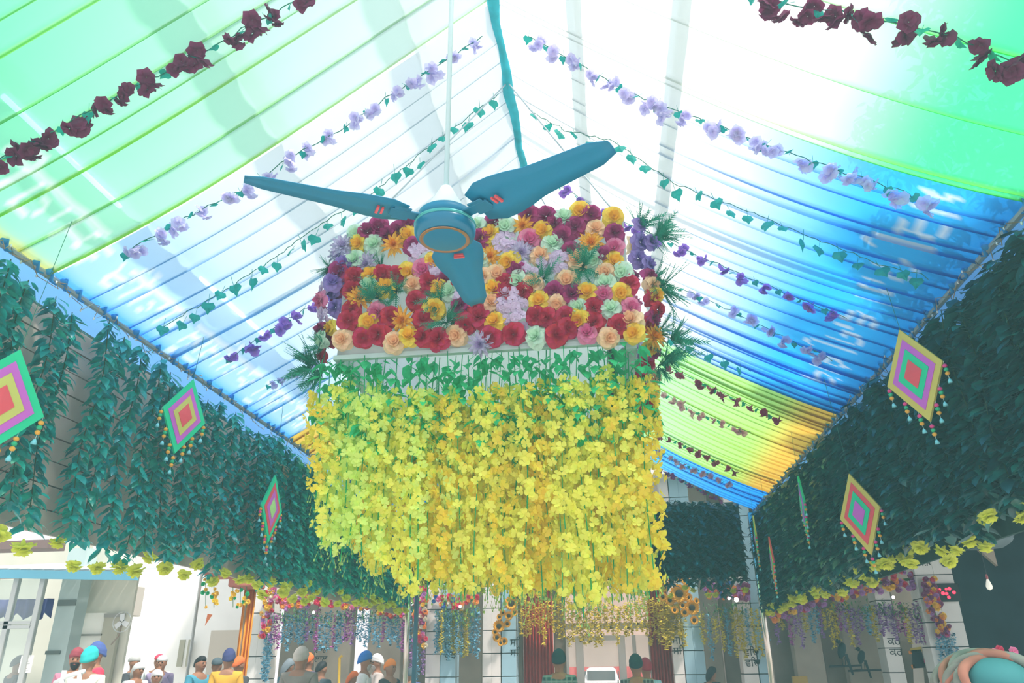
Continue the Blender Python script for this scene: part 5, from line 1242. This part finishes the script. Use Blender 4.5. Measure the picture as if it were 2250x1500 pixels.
# the large turban close to the lens, lower right
NX, NY = 2182, 2.75
t = person('person close by in a large salmon and teal turban at the lower right', NX, 1528, NY, 178, None, None, c('pale_shirt', (.5, .55, .55)))
hz = at(NX, 1528, Y=NY).z; S = t.scale[2]
sal = mat('salmon_cloth', (.42, .18, .13), .85, var=.18, scale=14, bump=.3); gry = mat('grey_sage_cloth', (.25, .26, .23), .85, var=.15, scale=14, bump=.3); tea = mat('teal_cap_cloth', (.05, .23, .25), .8, var=.05, scale=9)
# dome in the middle of the wraps (local +Y is the back of the head, facing the lens)
b = MB(); n, m = 32, 12; vs = []; fs = []
for j in range(m + 1):
    ph = PI/2*j/m
    for i in range(n):
        a = 2*PI*i/n; vs.append((.112*math.cos(a)*math.cos(ph), .04 + .125*math.sin(ph), 1.690 + .078*math.sin(a)*math.cos(ph)))
for j in range(m): fs += [(j*n+i, j*n+(i+1) % n, (j+1)*n+(i+1) % n, (j+1)*n+i) for i in range(n)]
b.add(vs, fs); b.build('turban_dome', tea, t, True)
wr = random.Random(2)
for q in range(10):
    f = q/9; b = MB(); pts = []; rs = []
    rx = .116 + .026*f; rz = .080 + .030*f; y0 = .085 - .17*f; zc = 1.688 - .016*f
    for a in np.linspace(-.35*PI, 1.35*PI, 40):
        tw = .010*math.sin(3*a + q*1.7)
        pts.append(((rx + tw)*math.cos(a), y0 + .03*math.cos(2*a + q) , zc + (rz + .5*tw)*math.sin(a))); rs.append(.0135*(1 + .28*math.sin(a*2.5 + q*2.1)))
    b.tube(pts, rs, 7); b.build('turban_fold', (sal, gry, sal, gry, gry)[q % 5], t, True)
MB().lathe([(.0, -.15), (.09, -.13), (.128, -.06), (.135, .0), (.11, .05), (.06, .08), (0, .09)], 24, Matrix.Translation((0, -.02, 1.665)), 1, .95).build('turban_inner', gry, t, True)
# white tubular railing near the teal turban
wt = mat('white_tube', (.85, .88, .88), .4)
t = thing('railing', 'white tubular railing in front of the teal turbaned person', 'railing', (at(150, 1480, Y=9.0).x, 9.0, 0)); O = Vector(t.location)
MB().tube([at(120, 1500, Y=9.0) - O, at(150, 1484, Y=9.0) - O, at(186, 1474, Y=9.0) - O], .025, 8).build('top_rail', wt, t, True)
for px in (142, 178): 
    q = at(px, 1472, Y=9.0) - O; MB().tube([(q.x, 0, 0), (q.x, 0, q.z)], .028, 8).build('post', wt, t, True)
# ------------------------------------------------------------------ added scattering volume imitating lens haze under the sunlit cloth
hm = bpy.data.materials.new('lens_glare'); hm.use_nodes = True
ht = hm.node_tree; ht.nodes.remove(ht.nodes['Principled BSDF'])
vs_ = ht.nodes.new('ShaderNodeVolumeScatter'); vs_.inputs['Color'].default_value = (.50, .96, 1.0, 1); vs_.inputs['Density'].default_value = 0.028; vs_.inputs['Anisotropy'].default_value = 0.2
ht.links.new(vs_.outputs[0], ht.nodes['Material Output'].inputs['Volume'])
H = [(XL - .02, ZE - .05), (XC, ZR - .12), (XR + .02, ZE - .05), (XR + .02, .05), (XL - .02, .05)]
b = MB().add([(x, y, z) for y in (-1.0, 14.2) for x, z in H], [(4, 3, 2, 1, 0), (5, 6, 7, 8, 9)] + [(i, (i+1) % 5, 5 + (i+1) % 5, 5 + i) for i in range(5)])
o = b.build('glare', hm); o['kind'] = 'stuff'; tag(o, 'added volume of lens haze filling the air under the cloth roof', 'glare')
